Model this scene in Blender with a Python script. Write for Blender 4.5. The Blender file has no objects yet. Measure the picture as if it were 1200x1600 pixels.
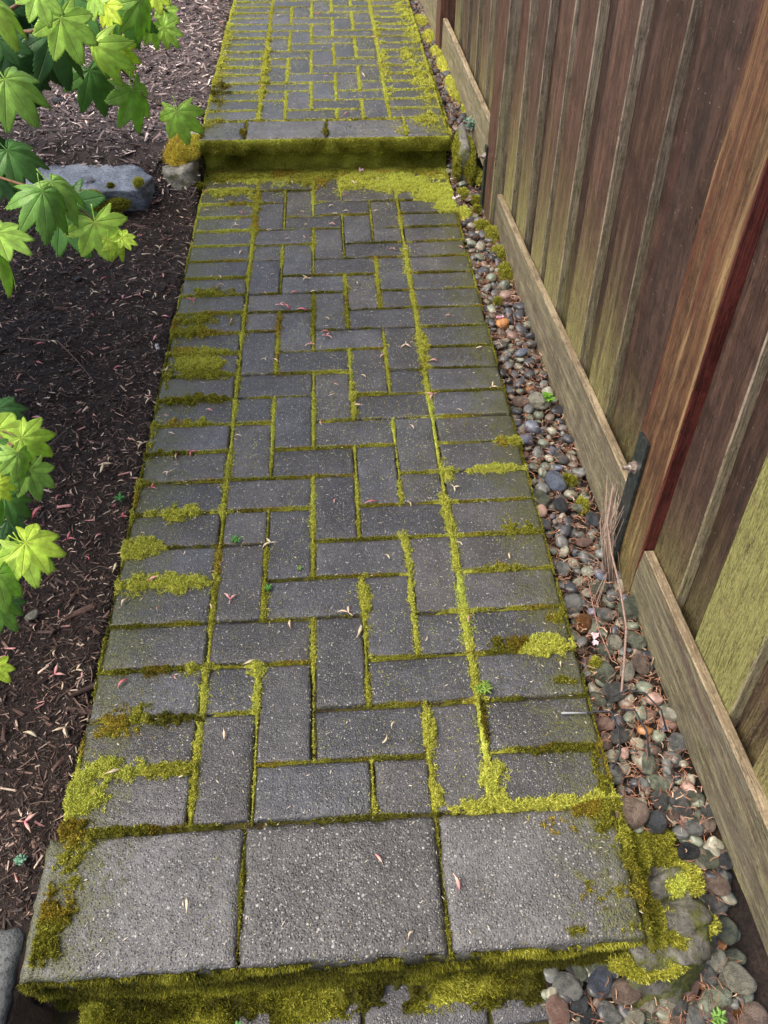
import bpy, math, random
import numpy as np
from mathutils import Matrix, Vector, Euler

S = bpy.context.scene
# ------------------------------------------------------------------ camera
cd = bpy.data.cameras.new('camera'); cam = bpy.data.objects.new('camera', cd)
S.collection.objects.link(cam); S.camera = cam
cR, cU, cF, cC = Vector((0.998029,-0.062589,0.004627)), Vector((0.042755,0.73202,0.679941)), Vector((0.045944,0.678402,-0.733253)), Vector((0.498,-0.5074,1.3095))
m = Matrix((( cR.x, cU.x, -cF.x, cC.x), (cR.y, cU.y, -cF.y, cC.y), (cR.z, cU.z, -cF.z, cC.z), (0, 0, 0, 1)))
cam.matrix_world = m
cd.sensor_fit = 'VERTICAL'; cd.sensor_height = 32; cd.lens = 23.9743
cd.clip_start = 0.02; cd.clip_end = 300
# ------------------------------------------------------------------ world, sun, exposure
W = bpy.data.worlds.new('World'); S.world = W; W.use_nodes = True
wn = W.node_tree.nodes; sky = wn.new('ShaderNodeTexSky'); sky.sky_type = 'NISHITA'; sky.sun_disc = False
SUN_EL, SUN_ROT = math.radians(54), math.radians(-98)
sky.sun_elevation = SUN_EL; sky.sun_rotation = SUN_ROT
sky.air_density = 1.0; sky.dust_density = 5.0; sky.ozone_density = 1.0
W.node_tree.links.new(sky.outputs[0], wn['Background'].inputs[0]); wn['Background'].inputs[1].default_value = 0.125
sl = bpy.data.lights.new('sun', 'SUN'); sl.energy = 1.5; sl.angle = math.radians(45); sl.color = (1, .93, .83)
so = bpy.data.objects.new('sun', sl); S.collection.objects.link(so)
sd = Vector((math.sin(SUN_ROT) * math.cos(SUN_EL), math.cos(SUN_ROT) * math.cos(SUN_EL), math.sin(SUN_EL)))
so.rotation_euler = sd.to_track_quat('Z', 'Y').to_euler()
S.view_settings.view_transform = 'Standard'; S.view_settings.look = 'None'
S.view_settings.exposure = 1.12; S.view_settings.gamma = 1
S.render.engine = 'CYCLES'

rnd = random.Random(11); rg = np.random.default_rng(7)
U_ = 0.104                                     # paver pitch
# ------------------------------------------------------------------ helpers: numpy noise
def _h(ix, iy, s):
    n = (ix.astype(np.int64) * 374761393 + iy.astype(np.int64) * 668265263 + s * 1442695041) & 0xffffffff
    n = ((n ^ (n >> 13)) * 1274126177) & 0xffffffff
    return ((n ^ (n >> 16)) & 0xffff) / 65535.0
def vn(x, y, s=0):
    x = np.asarray(x, float); y = np.asarray(y, float)
    ix, iy = np.floor(x), np.floor(y); fx, fy = x - ix, y - iy
    fx = fx * fx * (3 - 2 * fx); fy = fy * fy * (3 - 2 * fy)
    a, b = _h(ix, iy, s), _h(ix + 1, iy, s); c, d = _h(ix, iy + 1, s), _h(ix + 1, iy + 1, s)
    return (a + (b - a) * fx) * (1 - fy) + (c + (d - c) * fx) * fy
def fbm(x, y, s=0, o=3):
    t = 0; a = .5; n = 0
    for i in range(o):
        t = t + a * vn(x * 2 ** i, y * 2 ** i, s + i); n += a; a *= .5
    return t / n
def sstep(a, b, x):
    t = np.clip((x - a) / (b - a), 0, 1); return t * t * (3 - 2 * t)
# ------------------------------------------------------------------ helpers: objects
def link(o, parent=None):
    S.collection.objects.link(o)
    if parent: o.parent = parent
    return o
def tag(o, label=None, cat=None, group=None, kind=None):
    if label: o['label'] = label
    if cat: o['category'] = cat
    if group: o['group'] = group
    if kind: o['kind'] = kind
    return o
def empty(name, loc=(0, 0, 0)):
    o = bpy.data.objects.new(name, None); o.location = loc; o.empty_display_size = .05; return link(o)
def new(name, me, parent=None, loc=(0, 0, 0), rot=None):
    o = bpy.data.objects.new(name, me); o.location = loc
    if rot: o.rotation_euler = rot
    return link(o, parent)
def mesh_np(name, V, Fs, mats=(), cols=None, uv=None, mi=None, flat=False):
    """V (n,3); Fs list of (m,k) index arrays"""
    me = bpy.data.meshes.new(name)
    V = np.asarray(V, np.float32)
    if not isinstance(Fs, list): Fs = [Fs]
    Fs = [np.asarray(f, np.int32) for f in Fs if len(f)]
    me.vertices.add(len(V)); me.vertices.foreach_set('co', V.ravel())
    lp = np.concatenate([f.ravel() for f in Fs]); tot = np.concatenate([np.full(len(f), f.shape[1], np.int32) for f in Fs])
    st = np.concatenate([[0], np.cumsum(tot)[:-1]]).astype(np.int32)
    me.loops.add(len(lp)); me.loops.foreach_set('vertex_index', lp)
    me.polygons.add(len(tot)); me.polygons.foreach_set('loop_start', st)
    for a in mats: me.materials.append(a)
    if mi is not None: me.polygons.foreach_set('material_index', np.asarray(mi, np.int32))
    me.update(calc_edges=True)
    if cols is not None:
        c = np.ones((len(V), 4), np.float32); c[:, :3] = cols
        at = me.color_attributes.new('Col', 'FLOAT_COLOR', 'POINT'); at.data.foreach_set('color', c.ravel())
    if uv is not None:
        l = me.uv_layers.new(name='UVMap'); l.data.foreach_set('uv', np.asarray(uv, np.float32)[lp].ravel())
    if flat: me.shade_flat()
    return me
def icos(n):
    import bmesh
    b = bmesh.new(); bmesh.ops.create_icosphere(b, subdivisions=n, radius=1)
    V = np.array([v.co[:] for v in b.verts]); F = np.array([[v.index for v in f.verts] for f in b.faces]); b.free(); return V, F
ICO = {n: icos(n) for n in (2, 3, 4, 5, 6)}
def tube(pts, r0, r1=None, k=5):
    """tapered tube along points -> V,F"""
    P = np.array(pts, float); n = len(P); r1 = r0 if r1 is None else r1
    V = []; up = np.array([.3, .2, 1.])
    for i in range(n):
        t = P[min(i + 1, n - 1)] - P[max(i - 1, 0)]; t /= np.linalg.norm(t) + 1e-9
        a = np.cross(t, up); a /= np.linalg.norm(a) + 1e-9; b = np.cross(t, a)
        r = r0 + (r1 - r0) * i / (n - 1)
        for j in range(k):
            w = 2 * math.pi * j / k; V.append(P[i] + r * (math.cos(w) * a + math.sin(w) * b))
    F = []
    for i in range(n - 1):
        for j in range(k):
            F.append([i * k + j, i * k + (j + 1) % k, (i + 1) * k + (j + 1) % k, (i + 1) * k + j])
    V.append(P[0]); V.append(P[-1]); a = n * k
    T = [[a, (j + 1) % k, j] for j in range(k)] + [[a + 1, (n - 1) * k + j, (n - 1) * k + (j + 1) % k] for j in range(k)]
    return np.array(V), np.array(F), np.array(T)
class Acc:
    def __init__(s): s.V = []; s.Q = []; s.T = []; s.C = []; s.n = 0
    def add(s, V, Q=None, T=None, col=None):
        V = np.asarray(V, float).reshape(-1, 3)
        if Q is not None and len(Q): s.Q.append(np.asarray(Q) + s.n)
        if T is not None and len(T): s.T.append(np.asarray(T) + s.n)
        s.V.append(V); c = np.zeros((len(V), 3)); c[:] = (.1, .1, .1) if col is None else col; s.C.append(c); s.n += len(V)
    def tube(s, pts, r0, r1=None, k=5, col=None):
        V, Q, T = tube(pts, r0, r1, k); s.add(V, Q, T, col)
    def mesh(s, name, mats, flat=False):
        Fs = []
        if s.Q: Fs.append(np.concatenate(s.Q))
        if s.T: Fs.append(np.concatenate(s.T))
        return mesh_np(name, np.concatenate(s.V), Fs, mats, cols=np.concatenate(s.C), flat=flat)
def curve(p0, p1, sag, n=8, side=0):
    p0, p1 = np.array(p0, float), np.array(p1, float); d = p1 - p0
    s = np.cross(d, [0, 0, 1]); s /= np.linalg.norm(s) + 1e-9
    return [p0 + d * t + np.array([0, 0, 1]) * sag * 4 * t * (1 - t) + s * side * 4 * t * (1 - t) for t in np.linspace(0, 1, n)]
# ------------------------------------------------------------------ helpers: materials
class MB:
    def __init__(s, name, rough=.6, spec=.4):
        s.m = bpy.data.materials.new(name); s.m.use_nodes = True; s.t = s.m.node_tree; s.b = s.t.nodes['Principled BSDF']
        s.set('Roughness', rough); s.set('Specular IOR Level', spec)
    def node(s, k, **kw):
        n = s.t.nodes.new(k)
        for a, v in kw.items(): setattr(n, a, v)
        return n
    def l(s, a, b): s.t.links.new(a, b)
    def put(s, sock, v):
        if isinstance(v, bpy.types.NodeSocket): s.l(v, sock)
        elif isinstance(v, (tuple, list)) and len(v) == 3 and sock.type == 'RGBA': sock.default_value = (*v, 1)
        else: sock.default_value = v
    def set(s, k, v): s.put(s.b.inputs[k], v)
    def math(s, op, a, b=0., c=0.):
        n = s.node('ShaderNodeMath', operation=op)
        for i, v in enumerate((a, b, c)): s.put(n.inputs[i], v)
        return n.outputs[0]
    def mr(s, v, a, b, c=0., d=1.):
        n = s.node('ShaderNodeMapRange', interpolation_type='SMOOTHSTEP')
        for i, q in enumerate((v, a, b, c, d)): s.put(n.inputs[i], q)
        return n.outputs[0]
    def mix(s, f, a, b, mode='MIX'):
        n = s.node('ShaderNodeMix', data_type='RGBA', blend_type=mode)
        s.put(n.inputs[0], f); s.put(n.inputs[6], a); s.put(n.inputs[7], b); return n.outputs[2]
    def noise(s, vec, scale, detail=3, rough=.55, dist=0., col=False):
        n = s.node('ShaderNodeTexNoise'); s.l(vec, n.inputs['Vector']); n.inputs['Scale'].default_value = scale
        n.inputs['Detail'].default_value = detail; n.inputs['Roughness'].default_value = rough; n.inputs['Distortion'].default_value = dist
        return n.outputs[1 if col else 0]
    def vor(s, vec, scale, feat='F1', rand=1.):
        n = s.node('ShaderNodeTexVoronoi', feature=feat); s.l(vec, n.inputs['Vector']); n.inputs['Scale'].default_value = scale
        n.inputs['Randomness'].default_value = rand; return n
    def pos(s): return s.node('ShaderNodeNewGeometry').outputs['Position']
    def obj(s): return s.node('ShaderNodeTexCoord').outputs['Object']
    def rand(s): return s.node('ShaderNodeObjectInfo').outputs['Random']
    def sep(s, v):
        n = s.node('ShaderNodeSeparateXYZ'); s.l(v, n.inputs[0]); return n.outputs
    def vmul(s, v, k, add=None):
        n = s.node('ShaderNodeVectorMath', operation='MULTIPLY'); s.l(v, n.inputs[0]); n.inputs[1].default_value = k; o = n.outputs[0]
        if add is not None:
            n = s.node('ShaderNodeVectorMath', operation='ADD'); s.l(o, n.inputs[0]); s.put(n.inputs[1], add); o = n.outputs[0]
        return o
    def comb(s, x, y, z):
        n = s.node('ShaderNodeCombineXYZ')
        for i, v in enumerate((x, y, z)): s.put(n.inputs[i], v)
        return n.outputs[0]
    def bump(s, h, dist, strength=1.):
        n = s.node('ShaderNodeBump'); s.put(n.inputs['Height'], h); n.inputs['Distance'].default_value = dist; n.inputs['Strength'].default_value = strength
        s.set('Normal', n.outputs[0])
    def attr(s, name='Col'):
        return s.node('ShaderNodeAttribute', attribute_name=name).outputs['Color']

def mat_concrete(name, base, film_amt=1., speck=.5, coarse=1.):
    b = MB(name, .55, .5); p = b.pos(); X, Y, Z = b.sep(p)
    rb = b.mr(b.rand(), 0, 1, .72, 1.30)
    n1 = b.noise(p, 9, 4); n2 = b.noise(p, 70, 4, .65); n3 = b.noise(p, 420, 3, .7)
    c = b.mix(b.mr(n1, .38, .62), tuple(x * .62 for x in base), tuple(x * 1.28 for x in base)); n9 = b.noise(p, 28, 5, .7, .5)
    c = b.mix(b.mr(n9, .52, .64, 0, .55), c, (base[0] * .50, base[1] * .47, base[2] * .40)); c = b.mix(b.mr(n9, .42, .34, 0, .45), c, (base[0] * 1.6, base[1] * 1.58, base[2] * 1.5))
    c = b.mix(b.mr(n2, .35, .7), b.mix(.6, c, (base[0] * .5, base[1] * .5, base[2] * .48)), c)
    r2 = b.math('FRACT', b.math('MULTIPLY', b.rand(), 37.3)); c = b.mix(1., c, b.comb(b.math('MULTIPLY', rb, b.mr(r2, 0, 1, .97, 1.07)), rb, b.math('MULTIPLY', rb, b.mr(r2, 0, 1, 1.06, .92))), 'MULTIPLY')
    n4 = b.noise(p, 230, 2, .6)
    c = b.mix(b.mr(n3, .5, .72, 0, .75), c, tuple(min(1, x * 2.3) for x in base))
    c = b.mix(b.mr(n3, .47, .3, 0, .8), c, tuple(x * .3 for x in base))
    c = b.mix(b.mr(n4, .38, .27, 0, .85), c, tuple(x * .18 for x in base))
    for sc, th, k in ((300 / coarse, .34, .6), (150 / coarse, .30, .42), (70 / coarse, .17, .25)):   # pale aggregate grains
        v = b.vor(p, sc); m = b.mr(v.outputs['Distance'], th, th * .6)
        sel = b.math('GREATER_THAN', b.sep(v.outputs['Color'])[0], 1 - k * speck)
        col = b.mix(b.sep(v.outputs['Color'])[1], (.13, .125, .12), (.42, .41, .38))
        c = b.mix(b.math('MULTIPLY', m, sel), c, col)
    # thin algae film towards the outer edges
    e1 = b.mr(X, .68, .96, 0, 1.0); e0 = b.mr(X, .25, 0.0, 0, .95)
    e = b.math('MAXIMUM', e1, e0)
    fn = b.noise(p, 24, 6, .75); fn2 = b.noise(p, 160, 3, .7)
    f = b.mr(b.math('ADD', b.math('MULTIPLY', e, .32), b.math('ADD', b.math('MULTIPLY', fn, .7), b.math('MULTIPLY', fn2, .3))), .66, .84)
    c = b.mix(b.math('MULTIPLY', f, .8 * film_amt), c, b.mix(b.mr(fn2, .35, .7), (.028, .030, .010), (.105, .112, .025)))
    b.set('Base Color', c)
    wet = b.noise(p, 5, 3); b.set('Roughness', b.mr(wet, .35, .7, .30, .52)); b.set('Specular IOR Level', .75)
    h = b.math('ADD', b.math('MULTIPLY', n3, .6), b.math('MULTIPLY', n2, 1.2))
    vv = b.vor(p, 260 / coarse)
    h = b.math('ADD', h, b.math('MULTIPLY', b.mr(vv.outputs['Distance'], .0, .5), .6))
    b.bump(h, .0018 * coarse)
    return b.m
def mat_col(name, rough=.8, spec=.2, amp=.35, scale=300, trans=0.):
    b = MB(name, rough, spec); p = b.pos(); n = b.noise(p, scale, 2)
    f = b.mr(n, .2, .8, 1 - amp, 1 + amp); b.set('Base Color', b.mix(1., b.attr(), b.comb(f, f, f), 'MULTIPLY'))
    if trans:
        t = b.node('ShaderNodeBsdfTranslucent'); b.l(b.attr(), t.inputs[0]); mx = b.node('ShaderNodeMixShader'); mx.inputs[0].default_value = trans
        b.l(b.b.outputs[0], mx.inputs[1]); b.l(t.outputs[0], mx.inputs[2]); b.l(mx.outputs[0], b.t.nodes['Material Output'].inputs[0])
    return b.m
M_paver = mat_concrete('wet_grey_concrete_paver', (.063, .063, .068))
M_slab = mat_concrete('worn_exposed_aggregate_slab', (.088, .085, .082), 1.1, .8, 1.2)
M_moss = mat_col('moss', .9, .1, .3, 900, .25)
M_litter = mat_col('litter', .6, .35, .3, 260)
M_col = mat_col('plain_colour', .55, .35, .2, 200)

def mat_wood(name, dark, light, algae=1., zlo=.05, zhi=.55, grain=1., speck=0., axis=2, streak=None, rough=.55, alg=((.10, .095, .03), (.36, .34, .13))):
    b = MB(name, rough, .35); o = b.obj(); r = b.rand(); X, Y, Z = b.sep(o)
    off = b.comb(b.math('MULTIPLY', r, 17), b.math('MULTIPLY', r, 31), b.math('MULTIPLY', r, 7))
    k = [60, 60, 60]; k[axis] = 4.5; g = b.vmul(o, tuple(k), off)
    k2 = [300, 300, 300]; k2[axis] = 26; g2 = b.vmul(o, tuple(k2), off)
    k3 = [10, 10, 10]; k3[axis] = 2.0; g3 = b.vmul(o, tuple(k3), off)
    n1 = b.noise(g, 1, 5, .6, .6); n2 = b.noise(g2, 1, 4, .6, .3); n3 = b.noise(g3, 1, 4, .6, .5)
    n5 = b.noise(o, 16, 6, .7); n6 = b.noise(o, 150, 4, .7)
    c = b.mix(b.mr(n1, .3, .7), dark, light); c = b.mix(b.mr(n5, .45, .68, 0, .65), c, tuple(x * .5 for x in dark)); c = b.mix(b.mr(n6, .56, .7, 0, .5), c, tuple(min(1, x * 1.5) for x in light)); c = b.mix(b.mr(n6, .44, .3, 0, .5), c, tuple(x * .4 for x in dark))
    c = b.mix(b.mr(n2, .5, .3, 0, .55 * grain), c, tuple(x * .38 for x in dark))
    c = b.mix(b.mr(n2, .55, .75, 0, .4), c, tuple(min(1, x * 1.7 + .02) for x in light))
    rr = b.mr(r, 0, 1, .8, 1.25); c = b.mix(1., c, b.comb(rr, rr, rr), 'MULTIPLY')
    if streak:
        for (col, lo, hi, amt, sc) in streak:
            kk = [sc, sc, sc]; kk[axis] = sc * .05; ns = b.noise(b.vmul(o, tuple(kk), off), 1, 5, .65, .9)
            c = b.mix(b.mr(ns, lo, hi, 0, amt), c, col)
    zz = Z if axis == 2 else b.math('MULTIPLY', Z, 1.0)
    a = b.mr(b.math('ADD', zz, b.math('MULTIPLY', b.math('SUBTRACT', n3, .5), .55)), zhi, zlo)
    a2 = b.mr(b.math('ADD', b.math('MULTIPLY', n1, .55), b.math('ADD', b.math('MULTIPLY', n3, .5), b.math('MULTIPLY', b.math('SUBTRACT', b.math('FRACT', b.math('MULTIPLY', r, 13.7)), .5), .22))), .38, .56)
    a = b.math('MULTIPLY', b.math('MULTIPLY', a, a2), algae)
    fine = b.noise(b.vmul(o, (420, 420, 160)), 1, 3, .7)
    a = b.math('MULTIPLY', a, b.mr(b.math('ADD', b.math('MULTIPLY', n5, .6), b.math('MULTIPLY', n6, .4)), .36, .52, .40, 1.))
    c = b.mix(a, c, b.mix(b.mr(b.math('ADD', b.math('MULTIPLY', n2, .5), b.math('MULTIPLY', fine, .5)), .36, .62), alg[0], alg[1]))
    c = b.mix(b.mr(b.math('ABSOLUTE', b.math('SUBTRACT', n1, .5)), .011, .003, 0, .75 * grain), c, tuple(x * .2 for x in dark))
    if speck:
        v = b.vor(b.vmul(o, (1, 1, 1), off), 70); c = b.mix(b.math('MULTIPLY', b.mr(v.outputs['Distance'], .09, .04), speck), c, (.45, .45, .36))
    b.set('Base Color', c)
    b.set('Roughness', b.mr(n3, .3, .7, rough - .14, rough + .14))
    b.bump(b.math('ADD', b.math('MULTIPLY', n1, 1.), b.math('ADD', b.math('MULTIPLY', n2, .8), b.math('MULTIPLY', fine, .25))), .0022)
    return b.m
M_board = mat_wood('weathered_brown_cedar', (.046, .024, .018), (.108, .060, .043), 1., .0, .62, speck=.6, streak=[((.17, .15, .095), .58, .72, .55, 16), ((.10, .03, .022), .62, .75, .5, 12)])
M_back = mat_wood('dark_brown_cedar', (.030, .018, .014), (.075, .043, .032), .5, .02, .42, speck=.5, streak=[((.09, .02, .018), .6, .72, .5, 14)])  # darker brown cedar for the back boards, rails and other dark boards
M_edge = mat_wood('grey_sawn_edge_with_skylight', (.125, .098, .075), (.26, .215, .17), .45, .1, .9, streak=[((.30, .30, .19), .52, .66, .5, 14)])  # grey of the sawn edges, lightened: sky light on them is in the colour
M_green = mat_wood('algae_covered_cedar', (.060, .042, .024), (.15, .115, .06), .88, .8, 1.9, alg=((.105, .105, .032), (.30, .30, .105)), streak=[((.06, .045, .03), .62, .7, .9, 22)])
M_post = mat_wood('golden_weathered_post_face', (.065, .031, .019), (.150, .080, .040), .5, .02, .4, streak=[((.36, .25, .12), .55, .64, .7, 24), ((.10, .030, .018), .53, .62, .85, 19), ((.10, .075, .042), .52, .64, .8, 11)])
M_red = mat_wood('dark_red_stained_post_side', (.045, .012, .010), (.110, .024, .019), .5, .0, .2, rough=.45)
M_post2 = mat_wood('smooth_brown_post', (.060, .030, .022), (.125, .062, .042), .3, .0, .2, rough=.5)
M_kick = mat_wood('grey_olive_kickboard', (.11, .093, .062), (.24, .205, .145), .25, .02, .5, axis=1, streak=[((.21, .20, .12), .55, .7, .3, 12)])
M_kick2 = mat_wood('brown_grey_kickboard', (.090, .075, .055), (.195, .175, .13), .3, .02, .5, axis=1, streak=[((.085, .05, .045), .52, .68, .7, 14), ((.33, .34, .27), .66, .72, .5, 40)])
M_kicktop = mat_wood('pale_board_top_edge', (.17, .125, .075), (.31, .25, .155), .2, .0, .1, axis=1)
b = MB('painted_dark_steel', .38, .5); p = b.pos(); n = b.noise(p, 90, 4); b.set('Base Color', b.mix(b.mr(n, .4, .7), (.022, .030, .032), (.055, .065, .062))); b.set('Metallic', .3); b.bump(n, .0006); M_steel = b.m
b = MB('galvanised_bolt', .35, .6); p = b.pos(); n = b.noise(p, 300, 3); b.set('Metallic', .7); b.set('Base Color', b.mix(b.mr(n, .4, .65), (.55, .52, .48), (.30, .17, .11))); M_bolt = b.m

def mat_pebble(name, c1, c2, sp=.0):
    b = MB(name, .42, .5); o = b.obj(); r = b.rand(); off = b.comb(b.math('MULTIPLY', r, 9), b.math('MULTIPLY', r, 5), r); q = b.vmul(o, (1, 1, 1), off)
    n = b.noise(q, 1.6, 4, .6, .4); n2 = b.noise(q, 14, 4, .7); c = b.mix(b.mr(n, .38, .62), c1, c2)
    c = b.mix(b.mr(n2, .5, .75, 0, .5), c, tuple(min(1, x * 1.8) for x in c2)); c = b.mix(b.mr(n2, .45, .3, 0, .5), c, tuple(x * .5 for x in c1))
    rr = b.mr(r, 0, 1, .65, 1.35); c = b.mix(1., c, b.comb(rr, rr, rr), 'MULTIPLY')
    mm = b.noise(q, 2.3, 3, .6); c = b.mix(b.mr(mm, .62, .7, 0, .5), c, (.12, .13, .04))
    b.set('Base Color', c); b.set('Roughness', b.mr(n2, .3, .7, .20, .5)); b.bump(n2, .02); return b.m
PEB = [('dark slate grey', mat_pebble('dark_slate_pebble', (.050, .055, .062), (.105, .112, .122))),
       ('mid grey', mat_pebble('grey_pebble', (.14, .145, .14), (.28, .285, .265))),
       ('greenish grey', mat_pebble('green_grey_pebble', (.16, .18, .135), (.34, .37, .27))),
       ('pale cream grey', mat_pebble('cream_pebble', (.32, .30, .23), (.58, .56, .44))),
       ('brownish grey', mat_pebble('brown_grey_pebble', (.17, .125, .10), (.33, .25, .20))),
       ('rust orange', mat_pebble('orange_pebble', (.28, .12, .04), (.45, .22, .08))),
       ('dusky pink', mat_pebble('pink_pebble', (.25, .15, .12), (.42, .28, .23))),
       ('bluish', mat_pebble('blue_pebble', (.09, .11, .15), (.2, .23, .3)))]
def mat_rock(name, c1, c2, green=.5, film=((.03, .04, .008), (.12, .13, .02))):
    b = MB(name, .45, .5); p = b.pos(); n = b.noise(p, 12, 6, .65, .3); n2 = b.noise(p, 130, 5, .75); v = b.vor(p, 75)
    c = b.mix(b.mr(n, .35, .65), c1, c2); c = b.mix(b.mr(n2, .48, .62, 0, .7), c, tuple(x * .35 for x in c1)); c = b.mix(b.mr(n2, .4, .25, 0, .5), c, tuple(min(1, x * 1.5) for x in c2))
    g = b.noise(p, 18, 5, .7); N = b.sep(b.node('ShaderNodeNewGeometry').outputs['Normal'])[2]
    gm = b.mr(b.math('ADD', g, b.math('MULTIPLY', N, -.15)), .62 - green * .3, .74 - green * .3)
    c = b.mix(b.math('MULTIPLY', gm, .9), c, b.mix(b.mr(n2, .4, .6), *film)); b.set('Base Color', c); b.set('Roughness', b.mr(n2, .3, .7, .35, .65))
    b.bump(b.math('ADD', n, b.math('MULTIPLY', n2, .5)), .006); return b.m

# ------------------------------------------------------------------ ground sheet
def kickx(y): return 1.100 - .0165 * np.asarray(y, float)
def gz(x, y):
    x = np.asarray(x, float); y = np.asarray(y, float)
    n = (fbm(x * 3, y * 3, 3) - .5) * .035 + (fbm(x * 22, y * 22, 5) - .5) * .018 + (fbm(x * 70, y * 70, 8, 2) - .5) * .008
    left = -.035 + .145 * sstep(2.28, 2.62, y) + .03 * sstep(.1, .8, -x) + .03 * sstep(3, 6, y) + (x + .3) * -.02
    left = left - .10 * sstep(-.25, -.5, y)
    mid = np.where(y > 2.6, .03, -.085); mid = np.where(y < -.19, -.23, mid)
    right = -.040 + .125 * sstep(2.3, 2.75, y) - .125 * sstep(-.02, -.26, y)
    low = -.172
    wL = sstep(0.0, -.03, x); wR = sstep(.93, .955, x)
    midr = np.where((y < -.22) & (x > .70), right + .012, mid)
    z = left * wL + midr * (1 - wL) * (1 - wR) + right * wR
    z = np.where((x > -.03) & (x < .79) & (y < -.2), -.24, z)
    z = z + n * np.where(wL > .5, 1, .35)
    far = np.clip((np.hypot(x - .5, y - 2) - 8) / 10, 0, 1)
    return z * (1 - far) - .1 * far
def axis(dense, lo, hi, step):
    a = list(np.arange(dense[0], dense[1], step)); s = step; v = a[-1]
    while v < hi: s *= 1.35; v += s; a.append(v)
    s = step; v = a[0]; pre = []
    while v > lo: s *= 1.35; v -= s; pre.append(v)
    return np.array(pre[::-1] + a)
gx = axis((-1.75, 1.3), -60, 60, .0115); gy = axis((-.7, 5.2), -40, 90, .0135)
GX, GY = np.meshgrid(gx, gy); nx, ny = len(gx), len(gy)
idx = np.arange(nx * ny).reshape(ny, nx)
Q = np.stack([idx[:-1, :-1], idx[:-1, 1:], idx[1:, 1:], idx[1:, :-1]], -1).reshape(-1, 4)
V = np.c_[GX.ravel(), GY.ravel(), gz(GX, GY).ravel()]
up = sstep(2.3, 2.8, V[:, 1])[:, None]; nn = fbm(V[:, 0] * 40, V[:, 1] * 40, 21)[:, None]
gc = (np.array([.022, .014, .0105]) * (1 - up) + np.array([.085, .066, .062]) * up) * (.5 + nn)
rt = (V[:, 0] > .8)[:, None]; gc = np.where(rt, np.array([.030, .020, .014]) * (.4 + 1.2 * nn), gc)
gm = MB('dark_damp_mulch_soil', .75, .3); p = gm.pos(); n = gm.noise(p, 140, 5, .75); f = gm.mr(n, .3, .7, .5, 1.7)
gm.set('Base Color', gm.mix(1., gm.attr(), gm.comb(f, f, f), 'MULTIPLY')); gm.bump(n, .006)
tag(new('ground', mesh_np('ground', V, Q, [gm.m], cols=gc)), kind='structure')

# ------------------------------------------------------------------ paths and pavers
def block_mesh(name, w, d, h, seed, mat, n=(9, 5), edge=.0035, rough=.0006, drop=.0028):
    r = np.random.default_rng(seed)
    def ax(L, k):
        i = np.linspace(-L / 2 + edge * 1.9, L / 2 - edge * 1.9, k); return np.r_[-L / 2, -L / 2 + edge * .8, i, L / 2 - edge * .8, L / 2]
    xs, ys = ax(w, n[0]), ax(d, n[1]); X, Y = np.meshgrid(xs, ys); ny, nx = X.shape
    ei = np.minimum(np.minimum(np.arange(nx)[None, :], nx - 1 - np.arange(nx)[None, :]), np.minimum(np.arange(ny)[:, None], ny - 1 - np.arange(ny)[:, None])) + np.zeros((ny, nx), int)
    Z = np.where(ei == 0, -drop, np.where(ei == 1, -drop * .28, 0)) + r.normal(0, rough, X.shape) * np.where(ei <= 1, 1.3, .55)
    jx = r.normal(0, rough * 1.4, X.shape); jy = r.normal(0, rough * 1.4, X.shape)
    k = np.where(ei <= 1, 1, 0)
    for _ in range(rnd.randint(0, 2)):      # chipped corner or edge
        ax_, ay_ = r.choice([-1, 1]) * w / 2, r.uniform(-d / 2, d / 2)
        g = np.exp(-((X - ax_) ** 2 + (Y - ay_) ** 2) / (.008 ** 2)); Z -= g * .0025
    P = np.c_[(X + jx * k).ravel(), (Y + jy * k).ravel(), Z.ravel()]
    I = np.arange(nx * ny).reshape(ny, nx); Q = np.stack([I[:-1, :-1], I[:-1, 1:], I[1:, 1:], I[1:, :-1]], -1).reshape(-1, 4)
    ring = np.r_[I[0, :-1], I[:-1, -1], I[-1, ::-1][:-1], I[::-1, 0][:-1]]
    B = P[ring].copy(); B[:, 2] = -h; o = len(P); m_ = len(ring); P = np.r_[P, B]
    a = np.arange(m_); S_ = np.stack([ring[a], o + a, o + (a + 1) % m_, ring[(a + 1) % m_]], -1)
    return mesh_np(name, P, [Q, S_, np.array([o + a[::-1]])], [mat])
def brick_edges(x, y):
    """distance to the nearest joint line running along the path (dV) and across it (dH)"""
    c = np.floor(x / U_).astype(int); r = np.floor(y / U_).astype(int)
    k = np.mod(c - 2 - r - 1, 4); border = (c < 2) | (c >= 7)
    x0 = np.where(k == 1, c - 1, c); x1 = np.where(k == 0, c + 2, c + 1)
    y0 = np.where(k == 2, r - 1, r); y1 = np.where(k == 3, r + 2, r + 1)
    x0 = np.clip(x0, 2, 7); x1 = np.clip(x1, 2, 7); y0 = np.maximum(y0, 0)
    x0 = np.where(border, np.where(c < 2, 0, 7), x0); x1 = np.where(border, np.where(c < 2, 2, 9), x1)
    y0 = np.where(border, r, y0); y1 = np.where(border, r + 1, y1)
    return (np.minimum(x - x0 * U_, x1 * U_ - x), np.minimum(y - y0 * U_, y1 * U_ - y), x0, x1, y0, y1)
GAP = .0085
PM = {}
for kk, (w, d) in dict(H=(2 * U_ - GAP, U_ - GAP), V=(U_ - GAP, 2 * U_ - GAP), C=(U_ - GAP, U_ - GAP)).items():
    PM[kk] = [block_mesh('paver_' + kk, w, d, .05, 100 + i + ord(kk), M_paver, (9, 5) if kk == 'H' else (5, 9) if kk == 'V' else (5, 5)) for i in range(5)]
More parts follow.
